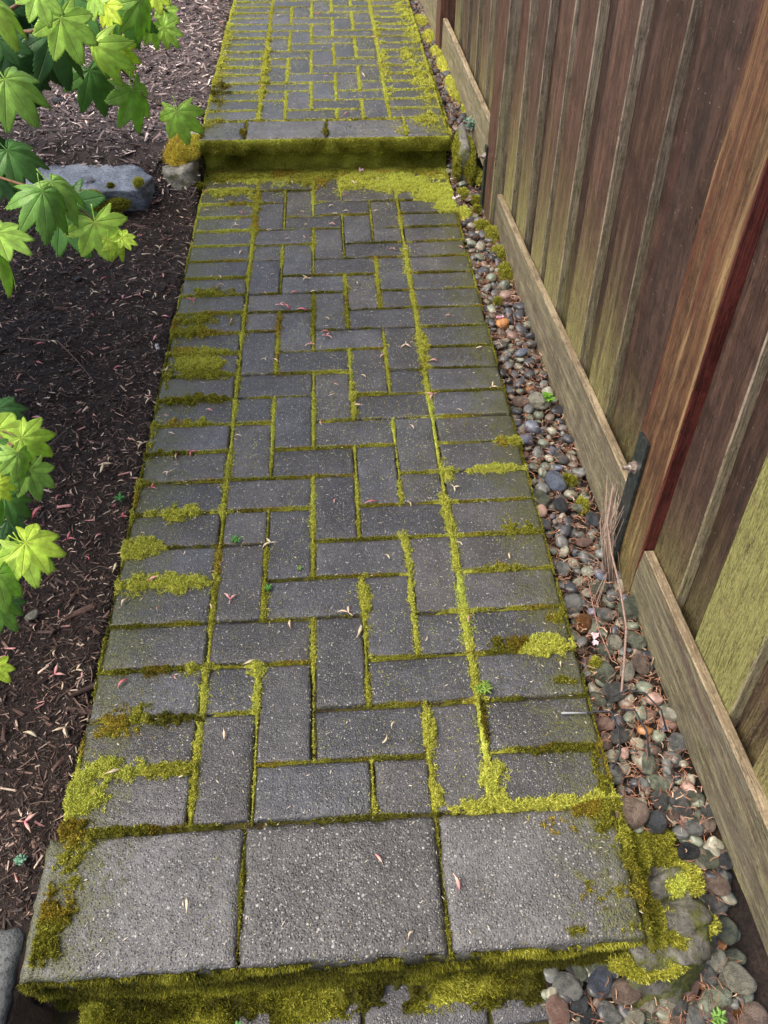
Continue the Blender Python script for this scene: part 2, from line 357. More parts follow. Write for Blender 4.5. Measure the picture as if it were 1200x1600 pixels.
def pave(parent, y_off, z, rows, dx=0., seed=0, cell=lambda *a: True):
    r_ = random.Random(seed); done = set()
    for r in range(rows):
        for c in range(9):
            e = brick_edges(np.array([(c + .5) * U_]), np.array([(r + .5) * U_])); x0, x1, y0, y1 = [int(v[0]) for v in e[2:]]
            y1 = min(y1, rows)
            if (x0, x1, y0, y1) in done or not cell(x0, x1, y0, y1): continue
            done.add((x0, x1, y0, y1)); w, d = x1 - x0, y1 - y0
            me = r_.choice(PM['H' if w == 2 else 'V' if d == 2 else 'C'])
            o = new('paver', me, parent, ((x0 + x1) / 2 * U_ + dx + r_.gauss(0, .0009) + (-.004 if x0 == 0 else .004 if x1 == 9 else 0), y_off + (y0 + y1) / 2 * U_ + r_.gauss(0, .0009), z + r_.gauss(0, .0011)),
                    (r_.gauss(0, .006), r_.gauss(0, .005), r_.gauss(0, .006)))
def base_box(x0, x1, y0, y1, z0, z1, mat, name):
    V = [(x0, y0, z0), (x1, y0, z0), (x1, y1, z0), (x0, y1, z0), (x0, y0, z1), (x1, y0, z1), (x1, y1, z1), (x0, y1, z1)]
    return mesh_np(name, V, np.array([[3, 2, 1, 0], [4, 5, 6, 7], [0, 1, 5, 4], [1, 2, 6, 5], [2, 3, 7, 6], [3, 0, 4, 7]]), [mat], flat=True)
sb = MB('sandy_joint_soil', .85, .2); p = sb.pos(); n = sb.noise(p, 260, 4, .7); n1 = sb.noise(p, 14, 3)
sb.set('Base Color', sb.mix(sb.mr(n1, .4, .6), sb.mix(n, (.02, .014, .009), (.07, .05, .03)), sb.mix(n, (.03, .03, .008), (.12, .11, .02)))); sb.bump(n, .003); M_joint = sb.m
Y_STEP, Y_CAP0, Y_UP, Z_UP = 2.57, 2.527, 2.700, .14
lower = tag(new('path', base_box(.006, 9 * U_ - .006, -.185, 2.60, -.07, -.011, M_joint, 'path_bed')), kind='structure')
upper = tag(new('path', base_box(.006, 9 * U_ - .006, 2.62, 8.3, .02, Z_UP - .011, M_joint, 'path_bed')), kind='structure')
lo_rows = 24
pave(lower, 0, 0, lo_rows, seed=3)
pave(lower, lo_rows * U_ , 0, 1, seed=5, cell=lambda x0, x1, y0, y1: True)
pave(upper, Y_UP, Z_UP, 53, seed=9)
# broad slabs at the front edge of each run, and the blocks that carry them
xs = [-.026, .301, .624, .932]
for i in range(3):
    w = xs[i + 1] - xs[i] - .006
    new('edge_slab', block_mesh('edge_slab', w, .207, .06, 50 + i, M_slab, (24, 16), .006, .0010, .006), lower, ((xs[i] + xs[i + 1]) / 2, -.109, [0, .001, .0015][i]), (0.004, [.004, 0, -.006][i], [.004, 0, -.003][i]))
xs = [-.008, .165, .476, .782, .945]
for i in range(4):
    w = xs[i + 1] - xs[i] - .005
    new('edge_slab', block_mesh('edge_slab', w, .168, .055, 60 + i, M_slab, (20, 12), .006, .0010, .006), upper, ((xs[i] + xs[i + 1]) / 2, Y_CAP0 + .084, Z_UP + [0, .001, -.001, .001][i]))
xs = [0, .24, .48, .71, .935]
for i in range(4):
    new('riser_block', block_mesh('riser_block', xs[i + 1] - xs[i] - .005, .10, .16, 70 + i, M_slab, (8, 5)), upper, ((xs[i] + xs[i + 1]) / 2, Y_STEP + .05, Z_UP - .057))
    new('riser_block', block_mesh('riser_block', xs[i + 1] - xs[i] - .005, .10, .18, 74 + i, M_slab, (8, 5)), lower, ((xs[i] + xs[i + 1]) / 2, -.153, -.063))
land = tag(new('path', base_box(-.02, .80, -3.2, -.186, -.24, -.181, M_joint, 'path_bed')), kind='structure')
r_ = random.Random(5)
for j in range(14):
    for i in range(4 if j % 2 else 3):
        x = (i + (.5 if j % 2 == 0 else 0)) * .208 + .07
        new('paver', r_.choice(PM['H']), land, (x, -.235 - j * U_ * 1.0, -.170 + r_.gauss(0, .001)), (r_.gauss(0, .006), r_.gauss(0, .006), r_.gauss(0, .01)))
    if j % 2 == 0: new('paver', r_.choice(PM['C']), land, (.744, -.235 - j * U_, -.170), (.004, -.006, .02))

# ------------------------------------------------------------------ moss
def tonecol(t, n, seedless=None):
    t = np.clip(t, 0, 1.3)[:, None]; n = n[:, None]
    a = np.array([.080, .078, .014]); b_ = np.array([.32, .315, .035]); c = np.array([.66, .66, .13]); d = np.array([.60, .70, .14])
    col = a + (b_ - a) * np.clip(t * 2, 0, 1) + (c - b_) * np.clip(t * 2 - 1, 0, 1) + (d - c) * np.clip(t * 3 - 3, 0, 1)
    return col * (.5 + 1.0 * n)
def blades(acc, P, N, L, Wd, col, lean=.55, seed=1):
    r = np.random.default_rng(seed); n = len(P)
    t = r.normal(0, lean, (n, 3)); D = N + t; D /= np.linalg.norm(D, axis=1)[:, None]
    A = np.cross(D, r.normal(0, 1, (n, 3))); A /= np.linalg.norm(A, axis=1)[:, None] + 1e-9
    L = np.asarray(L)[:, None] * r.uniform(.5, 1.3, (n, 1)); Wd = np.asarray(Wd)[:, None] if np.ndim(Wd) else Wd
    v = np.stack([P - A * Wd * .5, P + A * Wd * .5, P + D * L], 1).reshape(-1, 3)
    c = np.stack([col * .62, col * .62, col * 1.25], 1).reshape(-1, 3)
    acc.add(v, T=np.arange(3 * n).reshape(n, 3), col=c)
BLOBS = [
(0.013,0.065,0.053,0.042,1.50,1.00),
(0.064,0.108,0.068,0.026,1.20,1.00),
(0.159,0.100,0.047,0.021,1.00,0.70),
(0.068,0.200,0.053,0.036,1.10,0.60),
(0.146,0.202,0.059,0.016,0.90,0.10),
(0.116,0.525,0.077,0.034,1.30,1.00),
(0.027,0.527,0.038,0.038,1.20,1.00),
(0.027,0.620,0.048,0.031,1.20,1.00),
(0.094,0.728,0.062,0.028,1.00,0.90),
(0.106,0.306,0.075,0.011,0.80,0.30),
(0.304,0.294,0.025,0.025,0.90,1.00),
(0.307,0.245,0.017,0.040,0.80,1.00),
(0.195,0.304,0.032,0.020,0.90,0.80),
(0.886,0.318,0.051,0.029,1.30,1.00),
(0.815,0.330,0.044,0.015,0.90,0.30),
(0.856,0.099,0.053,0.012,0.90,0.20),
(0.732,0.055,0.025,0.040,1.10,1.00),
(0.813,0.008,0.133,0.016,1.20,0.90),
(0.713,0.011,0.066,0.015,1.00,0.90),
(0.899,-0.008,0.055,0.022,0.90,0.40),
(0.775,-0.015,0.026,0.015,0.80,0.80),
(0.915,-0.050,0.037,0.031,0.50,0.30),
(0.085,0.000,0.064,0.009,0.80,0.30),
(0.029,0.012,0.054,0.015,0.90,0.40),
(0.002,-0.123,0.046,0.031,1.30,0.50),
(-0.003,-0.171,0.035,0.029,1.20,0.40),
(0.009,-0.041,0.052,0.024,1.00,0.60),
(0.004,-0.085,0.037,0.025,0.90,0.60),
(-0.014,-0.117,0.028,0.055,1.00,0.40),
(0.026,-0.022,0.032,0.021,0.70,0.60),
(0.734,0.268,0.017,0.035,0.70,1.00),
(0.092,1.301,0.090,0.036,1.00,0.90),
(0.115,1.249,0.080,0.023,0.90,0.60),
(0.079,1.527,0.089,0.027,0.90,0.60),
(0.057,1.461,0.095,0.026,0.80,0.60),
(0.068,1.357,0.084,0.028,0.90,0.80),
(0.084,1.678,0.081,0.030,0.70,0.60),
(0.108,1.143,0.086,0.022,0.80,0.40),
(0.035,0.928,0.072,0.019,0.70,0.30),
(0.084,1.052,0.066,0.020,0.60,0.70),
(0.848,0.832,0.071,0.020,0.90,1.00),
(0.746,0.834,0.022,0.044,0.90,1.00),
(0.724,0.696,0.021,0.059,0.80,0.90),
(0.727,0.560,0.017,0.053,0.80,0.90),
(0.741,1.342,0.019,0.092,0.70,0.90),
(0.921,0.929,0.055,0.019,0.80,0.80),
(0.835,0.525,0.056,0.016,0.90,0.50),
(0.869,0.637,0.044,0.027,0.40,0.50),
(0.918,0.386,0.034,0.022,0.50,0.50),
(0.624,0.513,0.022,0.100,0.60,1.00),
(0.528,0.417,0.019,0.078,0.60,0.90),
(0.631,0.153,0.016,0.073,0.70,0.90),
(0.633,0.038,0.016,0.031,0.80,0.90),
(0.734,0.240,0.022,0.054,0.80,0.90),
(0.734,0.186,0.012,0.051,0.70,0.10),
(0.525,1.133,0.017,0.080,0.70,0.90),
(0.622,0.764,0.014,0.052,0.60,0.90),
(0.201,0.726,0.030,0.016,0.40,1.00),
(0.737,2.421,0.197,0.087,1.30,1.10),
(0.878,2.347,0.097,0.095,1.20,1.10),
(0.442,2.510,0.150,0.090,1.00,0.70),
(0.241,2.561,0.252,0.069,1.10,0.40),
(0.590,2.445,0.099,0.077,1.10,1.00),
(0.043,2.531,0.100,0.068,0.90,0.50),
(0.913,2.230,0.061,0.050,1.10,1.10),
(0.103,2.388,0.097,0.038,0.90,0.90),
(0.207,2.226,0.028,0.192,0.70,0.70),
(0.952,-0.094,0.036,0.039,0.90,0.30),
(0.945,-0.063,0.036,0.024,1.00,0.50),
(0.940,-0.152,0.020,0.054,0.80,0.35),
(0.874,-0.148,0.051,0.046,0.42,0.40),
(0.826,-0.034,0.043,0.021,0.60,0.50),
(0.822,-0.191,0.016,0.012,0.50,0.30),
(0.856,-0.137,0.031,0.022,0.35,0.30),
(0.483,-0.244,0.028,0.007,0.20,0.20),
(0.923,0.021,0.016,0.033,0.60,0.30),
(0.920,0.074,0.016,0.030,0.50,0.30),
(0.900,0.244,0.025,0.014,0.35,0.40),
(-0.020,0.387,0.018,0.060,0.50,0.60),
(-0.003,0.550,0.019,0.052,0.60,0.80),
(-0.005,0.780,0.018,0.082,0.70,0.70),
(0.008,1.006,0.020,0.096,0.70,0.70),
(0.016,1.336,0.022,0.147,0.70,0.70)]
UBLOBS = [
(-0.007,3.745,0.068,0.229,1.30,1.00),
(0.008,3.375,0.035,0.324,0.90,0.90),
(-0.025,4.060,0.046,0.235,0.90,1.00),
(0.034,3.050,0.043,0.075,1.00,0.20),
(0.036,2.868,0.036,0.136,0.80,0.40),
(0.928,3.752,0.069,0.157,1.20,1.00),
(0.868,3.422,0.053,0.172,0.80,1.00),
(0.889,3.165,0.051,0.156,0.80,1.00),
(0.907,2.933,0.054,0.142,0.90,0.90),
(0.895,4.132,0.060,0.179,0.80,1.00),
(0.904,2.777,0.052,0.094,1.00,0.80),
(0.888,2.625,0.060,0.088,1.10,0.90),
(0.780,2.561,0.030,0.049,1.00,1.00),
(0.750,3.427,0.024,0.485,0.40,1.00),
(0.213,3.280,0.023,0.456,0.60,0.80),
(0.156,2.598,0.017,0.049,0.90,0.30),
(0.470,2.583,0.012,0.037,0.60,0.30),
(0.025,2.700,0.035,0.052,0.80,0.70)]
def moss_field(x, y, y_off, lowerp):
    """thickness 0..1+, local bare flag, tone"""
    yy = y - y_off; dV, dH, x0, x1, y0, y1 = brick_edges(x, yy)
    onslab = (yy < 0) if lowerp else (yy < 0)
    xs_ = np.array([.301, .624]) if lowerp else np.array([.165, .476, .782])
    dV = np.where(onslab, np.min(np.abs(x[..., None] - xs_), -1), dV); dH = np.where(onslab, np.abs(yy) + 0.0, dH)
    dV = np.where((x < .05) | (x > 9 * U_ - .05), 9., dV)
    n1 = fbm(x * 14, y * 14, 31); n2 = fbm(x * 55, y * 55, 37, 2); n3 = fbm(x * 4, y * 4, 41); n4 = vn(x * 260, y * 260, 77); n5 = vn(x * 150, y * 150, 55)
    ns = .35 + 1.3 * n2 * (.55 + .9 * n1)
    left, right = x < 2 * U_, x > 7 * U_
    j2 = np.abs(x - 2 * U_) < .03; j7 = np.abs(x - 7 * U_) < .03
    if lowerp:
        WH = np.where(left, .0068 + .0048 * sstep(.8, 1.5, yy), np.where(right, .0045 + .002 * sstep(1.2, 2.2, yy), .0044))
        WH = np.where(left & (x > .155), WH * .8, WH); WV = np.where(j7, .0105, np.where(j2, .0082, .0070)); tone = np.where(left, .62 + .2 * sstep(.8, 1.5, yy), .62) + np.where(j7, .35, 0) + (n3 - .5) * 1.3
        WV = np.where(onslab, .0035, WV); WH = np.where(onslab, .004, WH); tone = np.where(onslab, .2, tone)
        tone = np.where(dV < dH, tone + .15, tone - .22)
        WH = WH * np.maximum(.25 + 1.4 * sstep(.3, .65, n1), np.where(left & (yy > .9), .85, 0)); WV = WV * (.3 + 1.25 * sstep(.3, .65, vn(x * 9, y * 9, 71))) * (.6 + .8 * n5)
        BL = BLOBS
    else:
        eo = np.minimum(x, 9 * U_ - x); WH = np.where(left | right, .0085 + .006 * sstep(.10, 0, eo), .0050); WV = np.where(j7 | j2, .0120, .0105); tone = .95 + (n3 - .5) * .6; BL = UBLOBS
        WV = np.where(onslab, .004, WV); WH = np.where(onslab, .004, WH); tone = np.where(onslab, .3, tone)
    d = np.minimum(dV / WV, dH / WH)
    t = 1 - d / ns
    hfac = np.full(x.shape, .0045)
    # outer edges of the run
    ex = np.where(left, x, 9 * U_ - x)
    if lowerp:
        We = np.where(left, .0045 + .004 * sstep(.6, 1.4, yy), .0035 + .010 * sstep(2.1, 2.4, yy)) * np.clip(3.2 * n1 - .9, .02, 2)
    else: We = np.where(left, .012, .013) * np.clip(3.4 * n1 - .8, .05, 2)
    te = 1 - np.abs(ex + .002) / We / (.4 + 1.1 * n2); outer = np.clip((-.004 - ex) / .012, 0, 9); te = np.where(onslab & lowerp, te - .4, te)
    t = np.maximum(t, np.minimum(te, .8)); t = np.where(ex < -.001, np.minimum(te, .8), t)
    bt = np.zeros(x.shape); tn = tone.copy()
    for (bx, by, rx, ry, am, to) in BL:
        if ry > rx * 1.8: rx = rx * .62
        if not lowerp: am = am * .50
        q = ((x - bx) / rx) ** 2 + ((y - by) / ry) ** 2
        m_ = q < 4
        if not m_.any(): continue
        v = am * (1.0 - q * .8) + (n1 - .5) * 1.5 + (n2 - .5) * 1.5 + (n5 - .5) * 1.0 - .12 + .35 * (np.minimum(dV, dH) < .008)
        v = np.where(m_, v, 0); up_ = v > bt; tn = np.where(up_ & (v > .12), to + (n3 - .5) * .3, tn); bt = np.maximum(bt, v)
    hfac = hfac + .0048 * np.clip(bt, 0, 1)
    t = np.maximum(t, np.clip(bt, 0, 1.3))
    if lowerp:
        band = sstep(2.40, 2.56, y) * 1.3 + (n1 - .5) * 1.0 + (n2 - .5) * .7 - .22
        cvr = y > 2.25
        tn = np.where(cvr & (band > t), .62 + .5 * sstep(2.54, 2.44, y) + (n1 - .5) * .7, tn)
        hfac = np.where(cvr & (band > .1), np.maximum(hfac, .009), hfac); t = np.where(cvr, np.maximum(t, band), t)
    else:
        cap = onslab & (x > .72); v = .75 - (1 - sstep(.72, .9, x)) * .6 + (n1 - .5) * 1.6 + (n2 - .5) * 1.1 - .35
        t = np.where(cap, np.maximum(t, v), t); tn = np.where(cap, .8, tn)
    t = t - outer * (1.2 + n2)
    t = t + (n4 - .5) * .25 * (t > 0)
    return t, hfac, tn, np.minimum(dV, dH)
def horiz_moss(name, label, x0, x1, y0, y1, y_off, z0, lowerp, res, nb, bl, bw):
    acc = Acc(); xs_ = np.arange(x0, x1, res); ys_ = np.arange(y0, y1, res); X, Y = np.meshgrid(xs_, ys_)
    t, hf, tn, dj = moss_field(X.ravel(), Y.ravel(), y_off, lowerp)
    z = np.where(t > 0, -.009 + (np.sqrt(np.clip(t - .12, 0, 1)) * (.0060 + hf)), -.0125)
    z = z + (vn(X.ravel() * 300, Y.ravel() * 300, 5) - .5) * .002
    keep = (z > -.0105); I = np.arange(len(z)).reshape(X.shape); kk = keep.reshape(X.shape)
    q = kk[:-1, :-1] | kk[:-1, 1:] | kk[1:, 1:] | kk[1:, :-1]
    Qd = np.stack([I[:-1, :-1], I[:-1, 1:], I[1:, 1:], I[1:, :-1]], -1)[q]
    us, inv = np.unique(Qd, return_inverse=True)
    col = tonecol(tn - .35, vn(X.ravel() * 120, Y.ravel() * 120, 9))
    acc.add(np.c_[X.ravel(), Y.ravel(), z0 + z][us], Q=inv.reshape(-1, 4), col=col[us])
    r = np.random.default_rng(13)
    for it in range(5):
        x = r.uniform(x0, x1, nb); y = r.uniform(y0, y1, nb); t, hf, tn, dj = moss_field(x, y, y_off, lowerp)
        k = t > r.uniform(-.02, .95, nb) ** 1.0 ; x, y, t, hf, tn, dj = x[k], y[k], t[k], hf[k], tn[k], dj[k]
        zz = z0 - .007 + np.sqrt(np.clip(t, 0, 1)) * (.0055 + hf)
        big = np.clip(hf / .0045 - 1, 0, 2)
        col = tonecol(tn + r.normal(0, .18, len(x)), r.uniform(0, 1, len(x)))
        br = sstep(.55, .85, vn(x * 18, y * 18, 90))[:, None] * (tn < .8)[:, None]; col = col * (1 - br + br * np.array([1.0, .78, .8]))
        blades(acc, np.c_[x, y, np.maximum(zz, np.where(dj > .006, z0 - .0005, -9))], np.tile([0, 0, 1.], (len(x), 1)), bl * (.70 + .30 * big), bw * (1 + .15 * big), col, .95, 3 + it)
    o = new(name, acc.mesh(name, [M_moss])); tag(o, label, kind='stuff'); return o
horiz_moss('moss', 'yellow green moss filling the joints of the lower paver run below the step', -.04, .965, -.222, 2.575, 0, 0, True, .0032, 420000, .0062, .0016)
horiz_moss('moss', 'bright moss filling the joints and edges of the raised paver run above the step', -.02, .965, 2.535, 6.4, Y_UP, Z_UP, False, .0055, 230000, .0085, .0026)
def sheet_moss(acc, O, A, B, N, res, dens, thick, tone, bl, bw, cover=.0, seed=1, sag=None):
    """mossy skin over the rectangle O + a*A + b*B, outward normal N"""
    O, A, B, N = [np.array(v, float) for v in (O, A, B, N)]; la, lb = np.linalg.norm(A), np.linalg.norm(B)
    na, nb = max(2, int(la / res)), max(2, int(lb / res)); a, b_ = np.meshgrid(np.linspace(0, 1, na), np.linspace(0, 1, nb)); a, b_ = a.ravel(), b_.ravel()
    def fld(a, b_):
        s1 = fbm(a * la * 18, b_ * lb * 18, seed); s2 = fbm(a * la * 70, b_ * lb * 70, seed + 5, 2)
        e = np.minimum(1, np.minimum(np.minimum(a * la, (1 - a) * la), np.minimum(b_ * lb, (1 - b_) * lb)) / .008 + .25)
        t = (s1 * 1.2 + s2 * .6 - cover); return t * e, s1
    t, s1 = fld(a, b_); P = O + a[:, None] * A + b_[:, None] * B + N * (np.clip(t * np.where(t < 0, 4, 1), -1.2, 1.5) * thick)[:, None]
    I = np.arange(len(a)).reshape(nb, na); Qd = np.stack([I[:-1, :-1], I[:-1, 1:], I[1:, 1:], I[1:, :-1]], -1).reshape(-1, 4)
    tb = (tone(a, b_) if callable(tone) else np.full(len(a), tone)) + (s1 - .5) * .7
    acc.add(P, Q=Qd, col=tonecol(tb - .3, s1))
    r = np.random.default_rng(seed); n = int(la * lb * dens); a, b_ = r.uniform(0, 1, n), r.uniform(0, 1, n); t, s1 = fld(a, b_)
    k = t > r.uniform(0, .35, n); a, b_, t, s1 = a[k], b_[k], t[k], s1[k]
    P = O + a[:, None] * A + b_[:, None] * B + N * (t * thick * .85)[:, None]
    tb = (tone(a, b_) if callable(tone) else np.full(len(a), tone)) + (s1 - .5) * .9 + r.normal(0, .12, len(a))
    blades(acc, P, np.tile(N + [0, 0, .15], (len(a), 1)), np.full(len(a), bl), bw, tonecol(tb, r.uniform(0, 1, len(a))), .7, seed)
acc = Acc()
sheet_moss(acc, (-.01, Y_CAP0, Z_UP - .056), (.955, 0, 0), (0, 0, .052), (0, -1, 0), .006, 9e5, .010, lambda a, b_: .50 + .40 * b_, .008, .0024, .15, 3)
sheet_moss(acc, (-.002, Y_STEP + .002, -.01), (.945, 0, 0), (0, -.006, .093), (0, -1, .1), .006, 7e5, .012, lambda a, b_: .85 - .25 * b_, .008, .0024, .1, 8)
sheet_moss(acc, (.945, Y_CAP0, Z_UP - .06), (0, .9, 0), (0, 0, .06), (1, 0, 0), .012, 3e5, .010, .5, .008, .0026, .3, 9)
tag(new('moss', acc.mesh('moss', [M_moss])), 'dark olive moss covering the step face between the two paver runs', kind='stuff')
acc = Acc()
sheet_moss(acc, (-.024, -.2125, -.058), (.955, 0, 0), (0, 0, .050), (0, -1, 0), .005, 9e5, .007, lambda a, b_: -.25 + .3 * b_ + .5 * a, .007, .0020, .80, 21)
sheet_moss(acc, (-.015, -.203, -.185), (.945, 0, 0), (0, 0, .127), (0, -1, .2), .006, 7e5, .014, lambda a, b_: .30 - .35 * b_ + .8 * (fbm(a * 9, b_ * 2, 14) - .5), .008, .0022, .20, 27)
sheet_moss(acc, (.03, -.262, -.178), (.90, 0, 0), (0, .060, .035), (0, -.4, 1), .006, 8e5, .018, lambda a, b_: -.65 + 1.9 * fbm(a * 9, b_ * 2, 4), .009, .0024, .66, 29)
tag(new('moss', acc.mesh('moss', [M_moss])), 'green moss growing on the front face of the nearest slabs and the riser under them', kind='stuff')

def mound(acc, c, rx, ry, h, tone, n, seed, bl=.008, bw=.0022, tilt=(0, 0, 1), orange=0.):
    r = np.random.default_rng(seed); T_ = np.array(tilt, float); T_ /= np.linalg.norm(T_)
    A = np.cross([0, 1, 0], T_); A /= np.linalg.norm(A); B = np.cross(T_, A); c = np.array(c, float)
    k = 16; rr = np.linspace(0, 1, 9)[1:]; th = np.arange(k) * 2 * math.pi / k
    def P_(rad, an):
        wob = .72 + .55 * vn(np.cos(an) * 1.6 + seed, np.sin(an) * 1.6 + seed, 3); q = rad * wob
        hh = h * np.sqrt(np.clip(1 - rad ** 2, 0, 1)) * (.7 + .6 * vn(q * np.cos(an) * 4 + seed, q * np.sin(an) * 4, 7)) - .004
        return c + (q * rx * np.cos(an))[:, None] * A + (q * ry * np.sin(an))[:, None] * B + hh[:, None] * T_
    RR, TH = np.meshgrid(rr, th, indexing='ij'); V = np.r_[P_(np.zeros(1), np.zeros(1)), P_(RR.ravel(), TH.ravel())]
    I = 1 + np.arange(8 * k).reshape(8, k); Qd = np.stack([I[:-1], np.roll(I[:-1], -1, 1), np.roll(I[1:], -1, 1), I[1:]], -1).reshape(-1, 4); Qd = Qd[:, ::-1]
    Td = np.stack([np.zeros(k, int), I[0], np.roll(I[0], -1)], -1)
    f = np.array([1.25, .78, .6]) if orange else np.ones(3); f = f * orange + (1 - orange) if orange else f
    acc.add(V, Qd, Td, tonecol(np.full(len(V), tone - .3), r.uniform(0, 1, len(V))) * f)
    rad, an = np.sqrt(r.uniform(0, 1.1, n)), r.uniform(0, 2 * math.pi, n); p_ = P_(np.minimum(rad, 1.05), an)
    lat = np.cos(an)[:, None] * A + np.sin(an)[:, None] * B; N = T_ + lat * rad[:, None] * .9
    col = tonecol(tone + r.normal(0, .2, n), r.uniform(0, 1, n)) * f
    blades(acc, p_, N, np.full(n, bl), bw, col, .5, seed)

# ------------------------------------------------------------------ rocks
def polyrock(name, label, cat, planes, c, mat, amp=.004, sub=5, fs=30, p=16):
    D, F = ICO[sub]; s = np.zeros(len(D))
    for n_, h_ in planes:
        n_ = np.array(n_, float); n_ /= np.linalg.norm(n_); s += np.clip(D @ n_ / h_, 0, None) ** p
    r = s ** (-1 / p); V = D * r[:, None]
    k = fbm(V[:, 0] * fs + 3 * V[:, 2] * fs, V[:, 1] * fs + V[:, 2] * fs, hash(cat) % 50 if False else len(name), 4) - .5
    V = V + D * (k * amp * 2)[:, None]
    o = new(name, mesh_np(name, V, F, [mat]), None, c); tag(o, label, cat); return o
M_blue = mat_rock('wet_blue_grey_basalt', (.13, .15, .185), (.31, .35, .41), .05)
M_grock = mat_rock('mossy_grey_rock', (.13, .125, .10), (.30, .28, .23), .55)
M_conc = mat_rock('rough_mortar_lump', (.088, .084, .072), (.185, .178, .152), .85)
M_block = mat_rock('grey_green_block', (.075, .08, .08), (.16, .17, .165), .25)
o = polyrock('flat_stone', 'flat bluish grey wet stone at the mulch bed edge left of the step', 'stone',
             [((.03, -.10, 1), .026), ((0, 0, -1), .08), ((.10, -1, -.15), .088), ((-.35, -1, -.2), .115), ((.0, 1, .1), .115), ((-1, -.25, 0), .225), ((1, -.35, 0), .205), ((1, -1.6, 0), .165), ((1, .8, 0.1), .19), ((-.4, 1, .2), .17)], (-.405, 2.385, .036), M_blue, .007, sub=6, p=220, fs=26)
acc = Acc()
for i, (x, y, z, rx, ry, h, t) in enumerate([(-.47, 2.285, .045, .045, .022, .018, .75), (-.40, 2.28, .045, .05, .022, .018, .8), (-.30, 2.28, .010, .05, .022, .02, .5), (-.215, 2.33, .07, .018, .016, .012, .8), (-.31, 2.30, .074, .010, .008, .005, .4), (-.52, 2.30, .06, .03, .02, .01, .6), (-.36, 2.27, .0, .10, .02, .02, .35)]):
    mound(acc, (x, y, z), rx, ry, h, t, 1500, i + 3, tilt=(0, -.8, 1))
mo = new('moss_patch', acc.mesh('moss_patch', [M_moss]), o, (-o.location[0], -o.location[1], -o.location[2]))
o2 = polyrock('mossy_rock', 'rounded rock topped with orange and yellow moss against the left end of the step', 'rock',
              [((-.15, -.25, 1), .060), ((0, 0, -1), .08), ((-.2, -1, .3), .125), ((0, 1, 0), .14), ((-1, -.1, .3), .080), ((1, -.1, .1), .072), ((-.8, -1, .3), .12), ((.9, -1, .4), .12)], (-.088, 2.560, .030), M_grock, .008)
acc = Acc()
for i, (x, y, z, rx, ry, h, t, og) in enumerate([(-.09, 2.56, .088, .075, .115, .028, .85, .5), (-.06, 2.53, .098, .05, .06, .022, .9, .35), (-.13, 2.64, .085, .05, .06, .02, .6, 1.), (-.035, 2.59, .098, .035, .06, .02, 1., .2), (-.13, 2.53, .07, .03, .04, .015, .4, 1.), (-.05, 2.44, .0, .05, .02, .015, .3, 0)]):
    mound(acc, (x, y, z), rx, ry, h, t, 4200, i + 40, tilt=(-.1, -.25, 1), orange=og, bl=.007)
new('moss_patch', acc.mesh('moss_patch', [M_moss]), o2, (-o2.location[0], -o2.location[1], -o2.location[2]))
o3 = polyrock('mossy_rock', 'upright green mossy rock with a pale streak between the step and the fence', 'rock',
              [((-.2, -.5, 1), .085), ((0, 0, -1), .09), ((0, -1, .2), .075), ((0, 1, 0), .07), ((-1, 0, .2), .038), ((1, 0, .25), .040), ((.8, -1, .6), .07)], (1.000, 2.52, .035), M_conc, .006)
acc = Acc()
for i, (x, y, z, rx, ry, h, t) in enumerate([(.975, 2.49, .095, .020, .06, .015, .7), (1.022, 2.49, .085, .020, .07, .018, .6), (1.022, 2.44, .04, .022, .05, .02, .45), (.970, 2.445, .04, .016, .04, .015, .5), (1.0, 2.55, .11, .04, .03, .015, .6)]):
    mound(acc, (x, y, z), rx, ry, h, t, 2200, i + 60, tilt=(0, -.7, 1))
new('moss_patch', acc.mesh('moss_patch', [M_moss]), o3, (-o3.location[0], -o3.location[1], -o3.location[2]))
o4 = polyrock('concrete_lump', 'rough pinkish mortar lump with green moss beside the nearest slab corner', 'concrete',
              [((.12, -.12, 1), .052), ((-.3, .2, 1), .058), ((.5, .3, 1), .062), ((0, 0, -1), .1), ((0, -1, .5), .105), ((0, 1, .35), .10), ((-1, 0, 0), .075), ((1, 0, .45), .070), ((1, -1, .4), .095), ((1, 1, .5), .09)], (.992, -.135, -.095), M_conc, .022, fs=34)
acc = Acc()
for i, (x, y, z, rx, ry, h, t) in enumerate([(1.010, -.125, -.044, .024, .020, .010, 1.15), (1.035, -.110, -.052, .028, .036, .012, .75), (.99, -.19, -.055, .03, .03, .012, .6), (1.0, -.075, -.042, .03, .02, .008, .4), (.962, -.075, -.03, .020, .035, .010, .5), (.958, -.180, -.042, .022, .04, .012, .6), (.975, -.225, -.07, .04, .03, .014, .8), (1.04, -.18, -.068, .03, .03, .010, .7), (.945, -.14, -.014, .012, .05, .008, .25), (1.0, -.05, -.035, .03, .02, .010, .45), (.93, -.235, -.07, .05, .02, .012, .7)]):
    mound(acc, (x, y, z), rx, ry, h, t, 1800, i + 80, bl=.006)
new('moss_patch', acc.mesh('moss_patch', [M_moss]), o4, (-o4.location[0], -o4.location[1], -o4.location[2]))
o5 = polyrock('stone_block', 'grey squared stone block in the bottom left corner beside the slab', 'stone',
              [((0, 0, 1), .11), ((0, 0, -1), .12), ((0, 1, 0), .20), ((0, -1, 0), .30), ((1, 0, 0), .15), ((-1, 0, 0), .30)], (-.195, -.325, -.145), M_block, .004, p=40)
